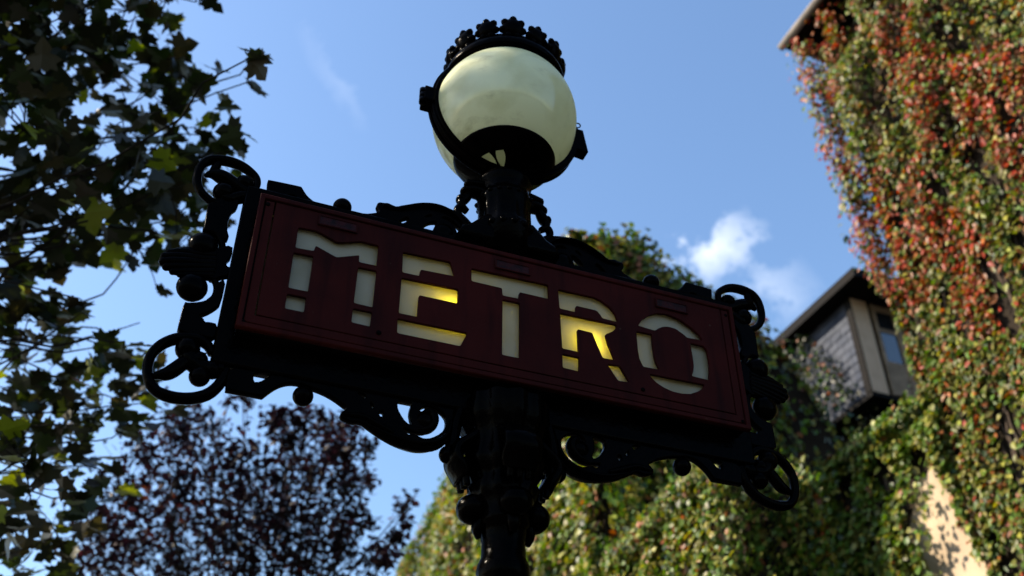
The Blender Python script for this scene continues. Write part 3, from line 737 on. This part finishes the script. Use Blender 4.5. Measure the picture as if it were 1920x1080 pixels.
def off_patch(P):
    """leaves that would hide or fully shade the bare patch are missing there"""
    s_, z_, d_ = (P - QA0) @ dA, P[:, 2], np.maximum((P - QA0) @ nA, 0)
    w_ = (1 + .55 * (wob(P, 5, 31) - .5)) ** 2
    hide = ((s_ + .95 * d_ - HS) / .29) ** 2 + ((z_ + .6 * d_ - HZ + .25) / .62) ** 2 < w_
    shade = (((s_ + .3 * d_ - HS) / .36) ** 2 + ((z_ - .8 * d_ - HZ + .25) / .80) ** 2 < w_) & (rng.uniform(0, 1, len(P)) < .85)
    return ~(hide | shade)
P = P[off_patch(P)]
# ragged fringe hanging past the far corner
nf = 2600
zf = rng.uniform(5.4, ZA + .2, nf); out_ = np.interp(zf, [5, 7.9, 8.5, 12], [.10, .10, .28, .55])
lat = rng.uniform(-.25, 1, nf) * out_
zq = np.column_stack([zf * 0, zf * 0, zf])
reach = (.05 + .30 * wob(zq, 2.4, 5)) * rng.uniform(0, 1, nf) ** 1.4 * np.interp(zf, [7.9, 8.6], [.25, 1])
fr = QA0 + (reach + .02)[:, None] * dA + zf[:, None] * Zv + lat[:, None] * nA
strand = []
for (x, y, L_) in ((1518, 150, .9), (1528, 205, .9), (1545, 235, .5), (1562, 300, .8), (1598, 335, 1.1), (1612, 400, 1.0), (1634, 440, .6), (1505, 120, .8)):
    q0 = on_plane(x, y, QA + dA * .12, dA)
    for j in range(int(46 * L_)): strand.append(q0 - Zv * rng.uniform(0, L_) + rng.normal(0, .045, 3))
fr = np.vstack([fr, strand]); nf = len(fr)
P = np.vstack([P, fr]); n = len(P)
streaks = [[(1545, 0), (1560, 60), (1530, 120)], [(1690, 60), (1740, 150), (1745, 230), (1700, 300), (1735, 380), (1790, 480), (1810, 560)], [(1640, 330), (1625, 440), (1660, 520)], [(1870, 110), (1890, 270), (1915, 400)], [(1555, 205), (1580, 300)], [(1820, 230), (1770, 260)]]
def sz_(q): return np.array([(q - QA) @ dA, q[2]])
SZ = np.column_stack([(P - QA) @ dA, P[:, 2]]); near = np.full(n, 9.0)
for st in streaks:
    pl = [sz_(on_plane(x, y, QA + nA * .3, nA)) for x, y in st]
    for a, b in zip(pl[:-1], pl[1:]):
        t_ = np.clip(((SZ - a) @ (b - a)) / ((b - a) @ (b - a)), 0, 1); near = np.minimum(near, np.linalg.norm((SZ - a - t_[:, None] * (b - a)) * [1.25, 1], axis=1))
redz = .95 - near * .85 + .5 * (wob(P, 3.0, 42) - .5)
c = pick(n, ['green', 'olive', 'dark', 'yell', 'rust'], [3.0, 4.0, 2, 1.5, 1.0])
isred = (redz > .66) & (rng.uniform(0, 1, n) < .52); isred |= rng.uniform(0, 1, n) < .05
isred[-nf:] |= rng.uniform(0, 1, nf) < .22
c[isred] = pick(isred.sum(), ['red', 'rust', 'orange', 'pink'], [3.6, 2.4, 1.0, .1])
nr = np.tile(nA * .85 + Zv * .35, (n, 1)) + unit_noise(n, .42)
par(scatter('foliage', TPL_CRP, P, nr, hang(P, .28), rng.uniform(.05, .095, n), c, M_IVY, None), ivyA)
stems = []
for i in range(26):
    s0 = rng.uniform(-4.2, -.05); pts = []
    if abs(s0 - HS) < .75: continue
    for zz in np.arange(0.0, rng.uniform(8, 11.8), .5):
        s0 = min(-.03, s0 + rng.normal(0, .07)); q = QA0 + dA * s0 + nA * .03 + Zv * zz; pts.append((*q, .022 * (1 - zz / 14)))
    stems.append(pts)
par(tri_tube('stems', stems, M_STEM, None, 5), ivyA)

# ==================================================================  WALL A2 : lower ivy-clad garden wall going on in line
a2 = on_plane(1556, 882, QA, nA); TOP2 = float(a2[2]) - .12; S2 = float((a2 - QA) @ dA) - .05
root2 = empty('garden_wall', (QA[0], QA[1], 0)); tag(root2, 'lower wall under bright green ivy running on from the tall house below the oriel', 'wall')
par(obox('masonry', QA0, dA, -nA, (.003, S2), (.05, .75), 0, TOP2, M_WALL_SHADE), root2)
ivy2 = empty('climbing_ivy', (QA[0], QA[1], 0)); tag(ivy2, 'bright green ivy heaped over the low wall below the slate oriel', 'climbing plant')
P, s, z = wall_leaves(QA0, dA, nA, -.15, S2 + .05, lambda s: TOP2 + 0 * s, 2.6, 1500, .26, 7.2)
nt_ = 3800
top = QA0 + rng.uniform(-.1, S2 + .07, nt_)[:, None] * dA + rng.uniform(-.24, .8, nt_)[:, None] * -nA
top[:, 2] = TOP2 + np.abs(rng.normal(0, .09, nt_))
ne = 3200
end = QA0 + (S2 + np.abs(rng.normal(0, .07, ne)))[:, None] * dA + rng.uniform(-.22, .8, ne)[:, None] * -nA; end[:, 2] = rng.uniform(2.6, TOP2, ne)
P = np.vstack([P, top, end]); P = P[off_patch(P)]; n = len(P)
c = pick(n, ['green', 'olive', 'yell', 'dark', 'rust'], [5, 2, 1.6, 1, .25])
par(scatter('foliage', TPL_IVY, P, np.tile(nA * .8 + Zv * .5, (n, 1)) + unit_noise(n, .45), hang(P, .35), rng.uniform(.045, .085, n), c, M_IVY, None), ivy2)
par(tri_tube('stems', [[(*(QA0 + dA * (.2 * i + .1) + nA * .02 + Zv * zz), .02) for zz in np.arange(0, TOP2 - .1, .7)] for i in range(5) if abs(.2 * i + .1 - HS) > .5], M_STEM, None, 5), ivy2)

# ==================================================================  HOUSE C : slate-hung oriel behind that wall
c_dist = 14.0
CT = at_dist(1588, 548, c_dist)                       # top of the oriel's street corner
C0 = np.array([CT[0], CT[1], 0.0])
zt, zb = float(CT[2]) + .12, float(on_plane(1641, 733, CT, sn)[2])
houseC = empty('oriel_house', (C0[0], C0[1], 0)); tag(houseC, 'dark roofed house with slate hung oriel and cream corner post', 'house')
exC, eyC = su, dA                                     # front runs along su, side runs back along dA
par(obox('wall', C0, exC, eyC, (.35, 4.5), (.55, 4.6), 0, zb - .102, M_WALL_SHADE), houseC)
oriel = par(obox('oriel', C0, exC, eyC, (.02, 4.4), (.03, 4.5), zb, zt, M_TAN), houseC)
par(obox('oriel_shade_slab', C0, exC, eyC, (-.02, 4.45), (-.025, 4.55), zb - .10, zb - .032, M_ROOF), houseC)  # near-black slab added to stand for the shade under the oriel
def sub(o, parent):
    o.parent = parent; return o                       # the oriel's own mesh is already in place
sub(obox('corner_post', C0, exC, eyC, (-.005, .30), (-.03, .029), zb - .03, zt - .003, M_CREAM), oriel)
sub(obox('corner_board', C0, exC, eyC, (-.03, -.0055), (-.03, .10), zb - .03, zt - .003, M_ROOF), oriel)
# window: dark panes between tan posts and rails
wz0, wz1 = zb + .62, zt - .36
for (x0, x1, z0, z1, m, nm, d0) in (
        (.301, .40, zb, zt - .003, M_ROOF, 'reveal', .02), (.40, .46, zb, zt - .003, M_TAN, 'window_post', -.015), (.80, .93, zb, zt - .003, M_TAN, 'window_post', -.02),
        (1.32, 1.42, zb, zt - .003, M_TAN, 'window_post', -.015), (.4605, .7995, wz1, zt - .003, M_TAN, 'window_head', -.005), (.4605, .7995, zb + .02, wz0, M_TAN, 'window_board', -.004),
        (.9305, 1.3195, wz1, zt - .003, M_TAN, 'window_head', -.005), (.9305, 1.3195, zb + .02, wz0, M_TAN, 'window_board', -.004),
        (.4605, .7995, (wz0 + wz1) / 2 + .08, (wz0 + wz1) / 2 + .14, M_TAN, 'window_rail', -.003), (.9305, 1.3195, (wz0 + wz1) / 2 + .08, (wz0 + wz1) / 2 + .14, M_TAN, 'window_rail', -.003),
        (.4605, .7995, wz0, wz1, M_GLASS, 'window_pane', .012), (.9305, 1.3195, wz0, wz1, M_GLASS, 'window_pane', .012)):
    sub(obox(nm, C0, exC, eyC, (x0, x1), (d0, .029), z0, z1, m), oriel)
# slates on the side wall
nrow = 13; rowh = (zt - zb) / nrow
slate_me = {}
for r in range(nrow):
    off = 0.0 if r % 2 == 0 else .12
    for k in range(9):
        y0 = .12 + k * .24 - off
        y1_ = y0 + .236; y0 = max(y0, .100)
        if y1_ - y0 < .03: continue
        q = [C0 + exC * (.018 - (.016 + .004 * ((r * 7 + k * 3) % 3))) + eyC * (y0 + .004), C0 + exC * .018 + eyC * (y0 + .004), C0 + exC * .018 + eyC * y1_, C0 + exC * (.018 - .016) + eyC * y1_]
        zz0 = zb + r * rowh - .01 + .004 * ((r + k) % 2); zz1 = zb + (r + 1) * rowh
        vs = [(*p[:2], zz0) for p in q] + [(*(C0 + exC * .012 + eyC * (y0 + .004))[:2], zz1), (*q[1][:2], zz1), (*q[2][:2], zz1), (*(C0 + exC * .012 + eyC * y1_)[:2], zz1)]
        sub(mesh('slate', vs, [(0, 1, 2, 3), (4, 5, 6, 7), (0, 1, 5, 4), (1, 2, 6, 5), (2, 3, 7, 6), (3, 0, 4, 7)], M_SLATE), oriel)
# roof with deep dark eaves
er_ = at_height(1560, 511, zt + .12); ox = float((er_ - C0) @ exC); oy = -float((er_ - C0) @ sn) / 1.0
oy = float((er_[:2] - C0[:2]) @ (-sn[:2])); ox = float((er_[:2] - C0[:2]) @ su[:2])
ox, oy = -.30, -.55
zr_ = zt
rc = C0 + exC * ox + eyC * oy
while pix((rc[0], rc[1], zr_ + .16))[1] > 511 and zr_ < zt + 1: zr_ += .01
while pix((rc[0], rc[1], zr_ + .16))[1] < 509 and zr_ > zt - .4: zr_ -= .01
zr_ = max(zr_, zt - .25)
base = [C0 + exC * ox + eyC * oy, C0 + exC * 4.8 + eyC * oy, C0 + exC * 4.8 + eyC * 4.9, C0 + exC * ox + eyC * 4.9]
vs = [(*p[:2], zr_) for p in base] + [(*p[:2], zr_ + .16) for p in base] + [(*(C0 + exC * 1.6 + eyC * 2.4)[:2], zt + 1.1), (*(C0 + exC * 3.2 + eyC * 2.4)[:2], zt + 1.1)]
par(mesh('roof', vs, [(0, 1, 2, 3), (0, 1, 5, 4), (1, 2, 6, 5), (2, 3, 7, 6), (3, 0, 4, 7), (4, 5, 9, 8), (6, 7, 8, 9), (7, 4, 8), (5, 6, 9)], M_ROOF), houseC)
# ivy on the side by the slates, its shade put into dark leaf colours
ivyC = empty('climbing_ivy', (C0[0], C0[1], 0)); tag(ivyC, 'sparse ivy coloured dark for shade creeping up the side wall towards the slates', 'climbing plant')
n = 9000; d = rng.uniform(.1, 4.6, n); zz = rng.uniform(5.5, zt - .05, n)
lim = np.where(d < 2.5, zb - .1 + .95 * (zt - zb) * np.clip((d - .05) / 1.0, 0, 1), zt)
k = zz < lim + rng.normal(0, .1, n); d, zz = d[k], zz[k]
low = zz < zb
k = ~low | (rng.uniform(0, 1, len(d)) < .35); d, zz, low = d[k], zz[k], low[k]
P = C0 + eyC * d[:, None] + exC * (np.where(low, .30, -.03) - rng.uniform(.01, .22, len(d)))[:, None] + zz[:, None] * Zv
c = pick(len(P), ['green', 'td', 'tg', 'rust', 'pink'], [.8, 5, 4, .3, .15])
scatter('foliage', TPL_IVY, P, np.tile(nA * .8 + Zv * .4, (len(P), 1)) + unit_noise(len(P), .5), hang(P, .4), rng.uniform(.05, .09, len(P)), c, M_IVY, None); par(bpy.data.objects[col.objects[-1].name], ivyC)

# ==================================================================  HOUSE B : long ivy-covered house behind the sign
dB = azv(-16.0); nB = np.array([-dB[1], dB[0], 0.0]); ZB = 9.6
NB = at_height(1128, 447, ZB); B0 = np.array([NB[0], NB[1], 0.0])
houseB = empty('ivy_house', (B0[0], B0[1], 0)); tag(houseB, 'long low house completely wrapped in green ivy behind the sign', 'house')
prof_px = [(1128, 452), (1165, 449), (1200, 466), (1290, 547), (1430, 622), (1500, 700), (1560, 800)]
PB = [(float((on_plane(x, y, NB, sn) - NB) @ su), float(on_plane(x, y, NB, sn)[2]) - .14) for x, y in prof_px]
def end_top(w): return np.interp(w, [p[0] for p in PB], [p[1] for p in PB])
wmax = PB[-1][0]
vs = []
for dd in (0.0, 16.0):
    o = B0 + dB * dd
    vs += [(*o[:2], 0)] + [(*(o + su * w)[:2], h) for w, h in PB] + [(*(o + su * wmax)[:2], 0)]
k = len(PB) + 2
fs = [tuple(range(k)), tuple(range(k, 2 * k))] + [(i, i + 1, k + i + 1, k + i) for i in range(k - 1)] + [(k - 1, 0, k, 2 * k - 1)]
par(mesh('wall', vs, fs, M_WALL_SHADE), houseB)
ivyB = empty('climbing_ivy', (B0[0], B0[1], 0)); tag(ivyB, 'thick sunlit green and yellow ivy hiding the long house behind the METRO sign', 'climbing plant')
# street side: leaf density follows how near the wall is
nb = 78000
t = rng.uniform(0, 1, nb) ** 1.25 * 16.0; zz = rng.uniform(3.0, ZB + .1, nb)
P = B0 + t[:, None] * dB + zz[:, None] * Zv
d_ = .05 + .42 * (.2 + .55 * wob(P, .9, 51) + .45 * wob(P, 3.4, 52)) * rng.uniform(.2, 1, nb) ** .5
gap = ((wob(P * [1, 1, .45], 2.8, 53) < .18) | (wob(P, 6.5, 57) < .10)) & (rng.uniform(0, 1, nb) < .9) & (d_ > .1)
P = P + d_[:, None] * nB; P = P[~gap]
# along the eave and over the near gable
ne = 9000
t = rng.uniform(0, 1, ne) ** 1.2 * 16.0
E_ = B0 + t[:, None] * dB + rng.uniform(-.38, .5, ne)[:, None] * -nB; E_[:, 2] = ZB - .05 + np.abs(rng.normal(0, .10, ne)) * (.5 + wob(E_, 1.5, 54))
ng = 16000
w = rng.uniform(-.2, wmax + .15, ng); hz_ = rng.uniform(4.0, 10.0, ng); ok = hz_ < end_top(w) + .10 + .12 * wob(np.column_stack([w, w * 0, w * 0]), 5, 55) + rng.normal(0, .03, ng)
ok &= rng.uniform(0, 1, ng) < np.interp(w, [1.4, 2.4], [1, .14])
w, hz_ = w[ok], hz_[ok]
G_ = B0 + w[:, None] * su + hz_[:, None] * Zv + sn * rng.uniform(.03, .30, len(w))[:, None]
nt_ = 6000
w2 = rng.uniform(-.15, wmax, nt_); T_ = B0 + w2[:, None] * su + dB * np.abs(rng.normal(0, .5, nt_))[:, None]; T_[:, 2] = end_top(w2) + .02 + np.abs(rng.normal(0, .08, nt_))
nrm = np.vstack([np.tile(nB * .85 + Zv * .35, (len(P), 1)), np.tile(nB * .5 + Zv * .8, (ne, 1)), np.tile(sn * .9 + Zv * .35, (len(G_), 1)), np.tile(sn * .4 + Zv, (nt_, 1))])
P = np.vstack([P, E_, G_, T_]); n = len(P)
c = pick(n, ['green', 'olive', 'yell', 'dark', 'rust', 'pink'], [5, 3, 2.2, 1.4, .5, .35])
warm = (wob(P, 1.0, 56) > .8) & (rng.uniform(0, 1, n) < .35); c[warm] = pick(warm.sum(), ['yell', 'rust', 'red', 'pink'], [3, 1.4, .5, 1])
scatter('foliage', TPL_IVY, P, nrm + unit_noise(n, .42), hang(P, .35), rng.uniform(.055, .10, n), c, M_IVY, None); par(col.objects[-1], ivyB)
stems = []
for i in range(30):
    s0 = rng.uniform(.1, 12); pts = []
    for zz in np.arange(0, rng.uniform(6, 9.4), .6):
        s0 += rng.normal(0, .07); q = B0 + dB * max(.05, s0) + nB * .03 + Zv * zz; pts.append((*q, .022 * (1 - zz / 12)))
    stems.append(pts)
par(tri_tube('stems', stems, M_STEM, None, 5), ivyB)

# ---- low ivy-buried wall continuing that house towards the street lamp
TB2 = 5.25
root3 = empty('garden_wall', (B0[0], B0[1], 0)); tag(root3, 'low wall buried in sunlit ivy just behind the sign post', 'wall')
par(obox('masonry', B0, dB, -nB, (-2.35, -.006), (.04, .7), 0, TB2, M_WALL_SHADE), root3)
ivy3 = empty('climbing_ivy', (B0[0], B0[1], 0)); tag(ivy3, 'glossy green ivy with a few orange leaves on the low wall behind the sign post', 'climbing plant')
P, s, z = wall_leaves(B0, dB, nB, -2.45, .2, lambda s: TB2 + 0 * s, 2.4, 1400, .32, 6.2)
nt_ = 4600
top = B0 + rng.uniform(-2.45, .1, nt_)[:, None] * dB + rng.uniform(-.3, .75, nt_)[:, None] * -nB; top[:, 2] = TB2 + np.abs(rng.normal(0, .10, nt_))
ne = 3800
end = B0 + (-2.35 - np.abs(rng.normal(0, .10, ne)))[:, None] * dB + rng.uniform(-.3, .75, ne)[:, None] * -nB; end[:, 2] = rng.uniform(2.4, TB2, ne)
P = np.vstack([P, top, end]); n = len(P)
c = pick(n, ['green', 'olive', 'yell', 'dark', 'rust', 'pink'], [5, 3, 2.2, 1.2, .4, .3])
par(scatter('foliage', TPL_IVY, P, np.tile(nB * .85 + Zv * .4, (n, 1)) + unit_noise(n, .45), hang(P, .4), rng.uniform(.04, .075, n), c, M_IVY, None), ivy3)

# ==================================================================  TREES ON THE LEFT
def branch(a, b, r0, r1, n=7, sag=.06):
    a, b = np.array(a, float), np.array(b, float); L_ = np.linalg.norm(b - a); o = []
    off = rng.normal(0, sag * L_, 3)
    for i in range(n):
        f_ = i / (n - 1); o.append((*(a + (b - a) * f_ + off * math.sin(f_ * PI) + rng.normal(0, .012 * L_, 3) * (0 < i < n - 1)), r0 + (r1 - r0) * f_))
    return o
# --- plane tree: trunk outside the frame, boughs reaching in over the street
TR = np.array([-4.6, 4.4, 0.0])
plane_tree = empty('plane_tree', TR)
tag(plane_tree, 'backlit plane tree with large dark lobed leaves beside the sign', 'tree')
par(tri_tube('trunk', [[(*(TR + [0, 0, z]), r) for z, r in ((0, .26), (.5, .20), (2, .17), (4, .14), (6, .10), (8, .06), (9.5, .03))]], M_BARK, None, 14), plane_tree)
# boughs end where the photograph shows leaf sprays: pixel, slant distance
CL = [  # x, y, spread px, leaves, slant
 (40,30,80,105,6.8),(140,20,75,80,6.6),(230,40,60,62,6.8),(300,25,45,38,7.0),(30,130,70,100,6.9),(110,150,60,48,6.6),(200,130,50,34,6.8),(285,110,48,40,6.9),(340,105,28,16,7.0),
 (50,240,70,92,6.7),(150,250,60,62,6.9),(240,220,55,55,6.6),(310,200,45,42,6.8),(375,165,30,18,6.7),(395,155,20,10,6.6),(470,108,14,7,6.5),(470,152,12,4,6.5),(367,4,16,7,6.6),
 (60,330,60,66,6.8),(160,330,60,66,6.6),(250,300,55,62,6.9),(330,280,45,48,6.8),(400,255,32,24,6.7),(440,285,25,18,6.8),(420,300,40,22,7.0),
 (30,420,50,42,6.8),(110,400,45,30,6.7),(300,350,50,50,6.8),(370,330,38,36,6.9),(340,400,40,34,6.8),(270,410,50,38,6.9),(180,455,45,30,6.7),(260,460,45,32,6.8),(120,470,45,24,6.9),(330,450,30,16,6.8),(40,480,45,38,6.7),(395,385,30,16,6.9),(215,440,60,22,7),
 (20,560,45,48,6.7),(60,600,40,38,6.8),(90,570,22,8,6.8),(150,560,14,5,6.7),(155,585,10,3,6.8),(140,610,14,5,6.7),(262,605,10,2,6.7),(30,650,55,62,6.6),(100,660,40,30,6.8),
 (200,660,30,18,6.8),(235,640,22,10,6.7),(240,680,28,20,6.7),(170,730,42,34,6.8),(235,735,38,36,6.7),(285,755,28,20,6.6),(120,720,35,24,6.8),(50,720,45,46,6.7),(300,690,20,8,6.8),
 (20,790,50,62,6.6),(90,800,42,36,6.8),(170,800,35,22,6.8),(240,800,35,20,6.9),(40,860,50,52,6.9),(120,860,45,36,7.0),(60,930,50,44,7.0),(140,930,40,24,7.0),(20,990,40,34,6.9),(90,1010,50,36,7.1),(30,1060,50,44,7.0),(120,1070,40,24,7.0),(190,880,35,16,7.0)]
pos, tw = [], []
hub = {}
for (x, y, sp, nl, sl) in CL:
    D = sl + rng.normal(0, .55); c0 = at_slant(x, y, D)
    hubk = (round(c0[2] / 1.3))
    if hubk not in hub: hub[hubk] = TR + np.array([.0, .0, max(1.6, c0[2] - 1.1)])
    mid = hub[hubk] * .45 + c0 * .55 + rng.normal(0, .12, 3)
    tw.append(branch(hub[hubk], mid, .020, .010, 9, .10)); tw.append(branch(mid, c0, .009, .004, 9, .12))
    sp3 = sp / FPX * D
    for i in range(int(nl * .43)):
        q = c0 + np.clip(rng.normal(0, 1, 3), -1.9, 1.9) * np.array([.62, 1.0, .62]) * sp3
        pos.append(q)
        if i % 5 == 0: tw.append(branch(c0 + rng.normal(0, .3, 3) * sp3 * .5, q, .005, .0025, 4))
# unseen part of the crown, out of the frame to the left and above
for i in range(230):
    c0 = TR + np.array([rng.normal(-.9, 1.3), rng.normal(-1.2, 1.7), rng.uniform(4.2, 9.6)])
    px_, py_ = pix(c0) if (c0 - EYE) @ FW > .3 else (-999, 0)
    if -60 < px_ < 1980 and -60 < py_ < 1140: continue
    if c0[0] > -1.2: continue
    tw.append(branch(TR + [0, 0, c0[2] - .8], c0, .03, .008))
    for j in range(26):
        q = c0 + rng.normal(0, .34, 3)
        if (q - EYE) @ FW > .3:
            px_, py_ = pix(q)
            if -40 < px_ < 1960 and -40 < py_ < 1120 and rng.uniform() < .9: continue
        pos.append(q)
P = np.array(pos); n = len(P)
c = pick(n, ['tg', 'td', 'to', 'tlit'], [4, 4, 2, .9]); c[rng.uniform(0, 1, n) < .003] = PAL['rust']
nr = np.tile([0, 0, 1.0], (n, 1)) + unit_noise(n, .55); dn = unit_noise(n, 1.0) + [0, 0, -.55]
sz = rng.uniform(.09, .17, n)
# the 300 nearest leaves in view are pieces of their own, the rest one mass
dist = np.linalg.norm(P - EYE, axis=1); pp = np.array([pix(q) for q in P]); inf = (pp[:, 0] > -10) & (pp[:, 0] < 560) & (pp[:, 1] > -10) & (pp[:, 1] < 1090) & ((P - EYE) @ FW > .3)
score = np.where(inf, sz / dist, 0); big = np.argsort(-score)[:300]; rest = np.ones(n, bool); rest[big] = False
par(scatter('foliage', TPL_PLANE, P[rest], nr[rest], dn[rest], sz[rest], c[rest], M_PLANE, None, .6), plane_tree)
lmes = []
for key in ('tg', 'td', 'to', 'tg', 'tlit'):
    V, Fc = TPL_PLANE; me = bpy.data.meshes.new('leaf'); me.from_pydata([tuple(v) for v in V.tolist()], [], [tuple(f_) for f_ in Fc.tolist()])
    at = me.color_attributes.new('Col', 'FLOAT_COLOR', 'POINT'); at.data.foreach_set('color', np.tile([*PAL[key], 1.0], len(V)).astype('f')); me.materials.append(M_PLANE); lmes.append(me)
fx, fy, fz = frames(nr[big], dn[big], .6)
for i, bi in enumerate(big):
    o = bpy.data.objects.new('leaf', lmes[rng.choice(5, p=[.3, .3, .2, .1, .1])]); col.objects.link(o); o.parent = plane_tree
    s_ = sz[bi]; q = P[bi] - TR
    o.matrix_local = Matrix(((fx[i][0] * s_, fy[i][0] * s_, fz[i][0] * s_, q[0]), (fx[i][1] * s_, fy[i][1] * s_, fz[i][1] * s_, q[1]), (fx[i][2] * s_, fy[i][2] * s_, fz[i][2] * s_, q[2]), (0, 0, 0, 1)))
tw.append([(*at_slant(x, y, 6.8), r) for x, y, r in ((-60, 470, .05), (40, 425, .035), (105, 370, .03), (160, 335, .024), (200, 310, .016))])
tw.append([(*at_slant(x, y, 6.8), r) for x, y, r in ((-40, 60, .03), (60, 70, .022), (130, 80, .016), (190, 115, .010))])
tw.append([(*at_slant(x, y, 6.5), r) for x, y, r in ((330, 140, .008), (400, 155, .006), (450, 140, .005), (470, 115, .004))])
par(tri_tube('boughs', tw, M_BARK, None, 5), plane_tree)

# --- purple-leaved tree lower down, farther off
PR = at_dist(430, 1080, 10.5); PR[2] = 0.0
plum = empty('purple_tree', PR); tag(plum, 'purple leaved tree with thin twigs growing behind the ornate lower bracket', 'tree')
SL = 12.0
PAL.update({'p1': (.013, .0055, .0085), 'p2': (.008, .004, .007), 'p3': (.10, .036, .020), 'p4': (.034, .013, .015)})
PC = [(330,800,30,60),(370,790,26,46),(355,840,45,110),(430,750,12,14),(455,745,10,14),(465,750,12,14),(405,800,22,26),(445,850,40,60),(420,900,60,150),(330,900,55,150),(270,850,40,70),(240,930,55,130),(320,980,70,210),(420,990,70,220),(240,1020,60,170),(330,1060,70,240),
      (510,790,18,36),(530,775,10,14),(560,790,22,52),(575,765,9,10),(600,775,12,18),(545,830,35,92),(610,810,30,80),(650,800,24,60),(640,850,40,130),(690,840,18,34),(580,880,45,140),(650,910,40,130),(520,900,45,120),(690,900,14,26),(480,930,50,150),(520,980,60,200),(600,970,55,190),(560,1050,70,260),(460,1060,60,200),(640,1030,55,150),(690,980,20,34),(660,960,30,50),(700,1050,30,40),
      (740,1010,18,30),(725,1040,22,30),(755,955,16,34),(770,935,9,10),(765,985,10,16),(180,990,50,80),(200,1060,60,120),(150,1050,40,40),(480,840,22,20)]
pos, tw = [], []
crown = at_slant(450, 1250, SL); fork = PR + [0, 0, crown[2] * .75]
for (x, y, sp, nl) in PC:
    D = SL + rng.normal(0, .7); c0 = at_slant(x, y, D); sp3 = sp / FPX * D
    b0 = at_slant(np.clip(x * .55 + 430 * .45, 200, 650), 1180, SL) + rng.normal(0, .1, 3)
    tw.append(branch(fork, b0, .045, .022, 5)); tw.append(branch(b0, c0, .016, .006, 7))
    for i in range(int(nl * 2.3)):
        q = c0 + rng.normal(0, 1, 3) * np.array([.46, 1.0, .46]) * sp3; pos.append(q)
        if i % 9 == 0: tw.append(branch(c0, q, .005, .002, 4))
P = np.array(pos); n = len(P)
c = pick(n, ['p1', 'p2', 'p4'], [4, 5, 1.2]); k = (wob(P, 1.6, 71) > .72) & (rng.uniform(0, 1, n) < .5); c[k] = pick(k.sum(), ['p3', 'p4'], [1, 1])
par(scatter('foliage', TPL_PLUM, P, np.tile([0, 0, 1.0], (n, 1)) + unit_noise(n, .7), unit_noise(n, 1.0) + [0, 0, -.4], rng.uniform(.05, .105, n), c, M_PLUM, None, .8), plum)
par(tri_tube('boughs', tw, M_BARK, None, 5), plum)
par(tri_tube('trunk', [[(*PR, .16), (*(PR + [.03, 0, 1.2]), .12), (*fork, .09), (*(fork + [0, 0, .3]), .05)]], M_BARK, None, 12), plum)
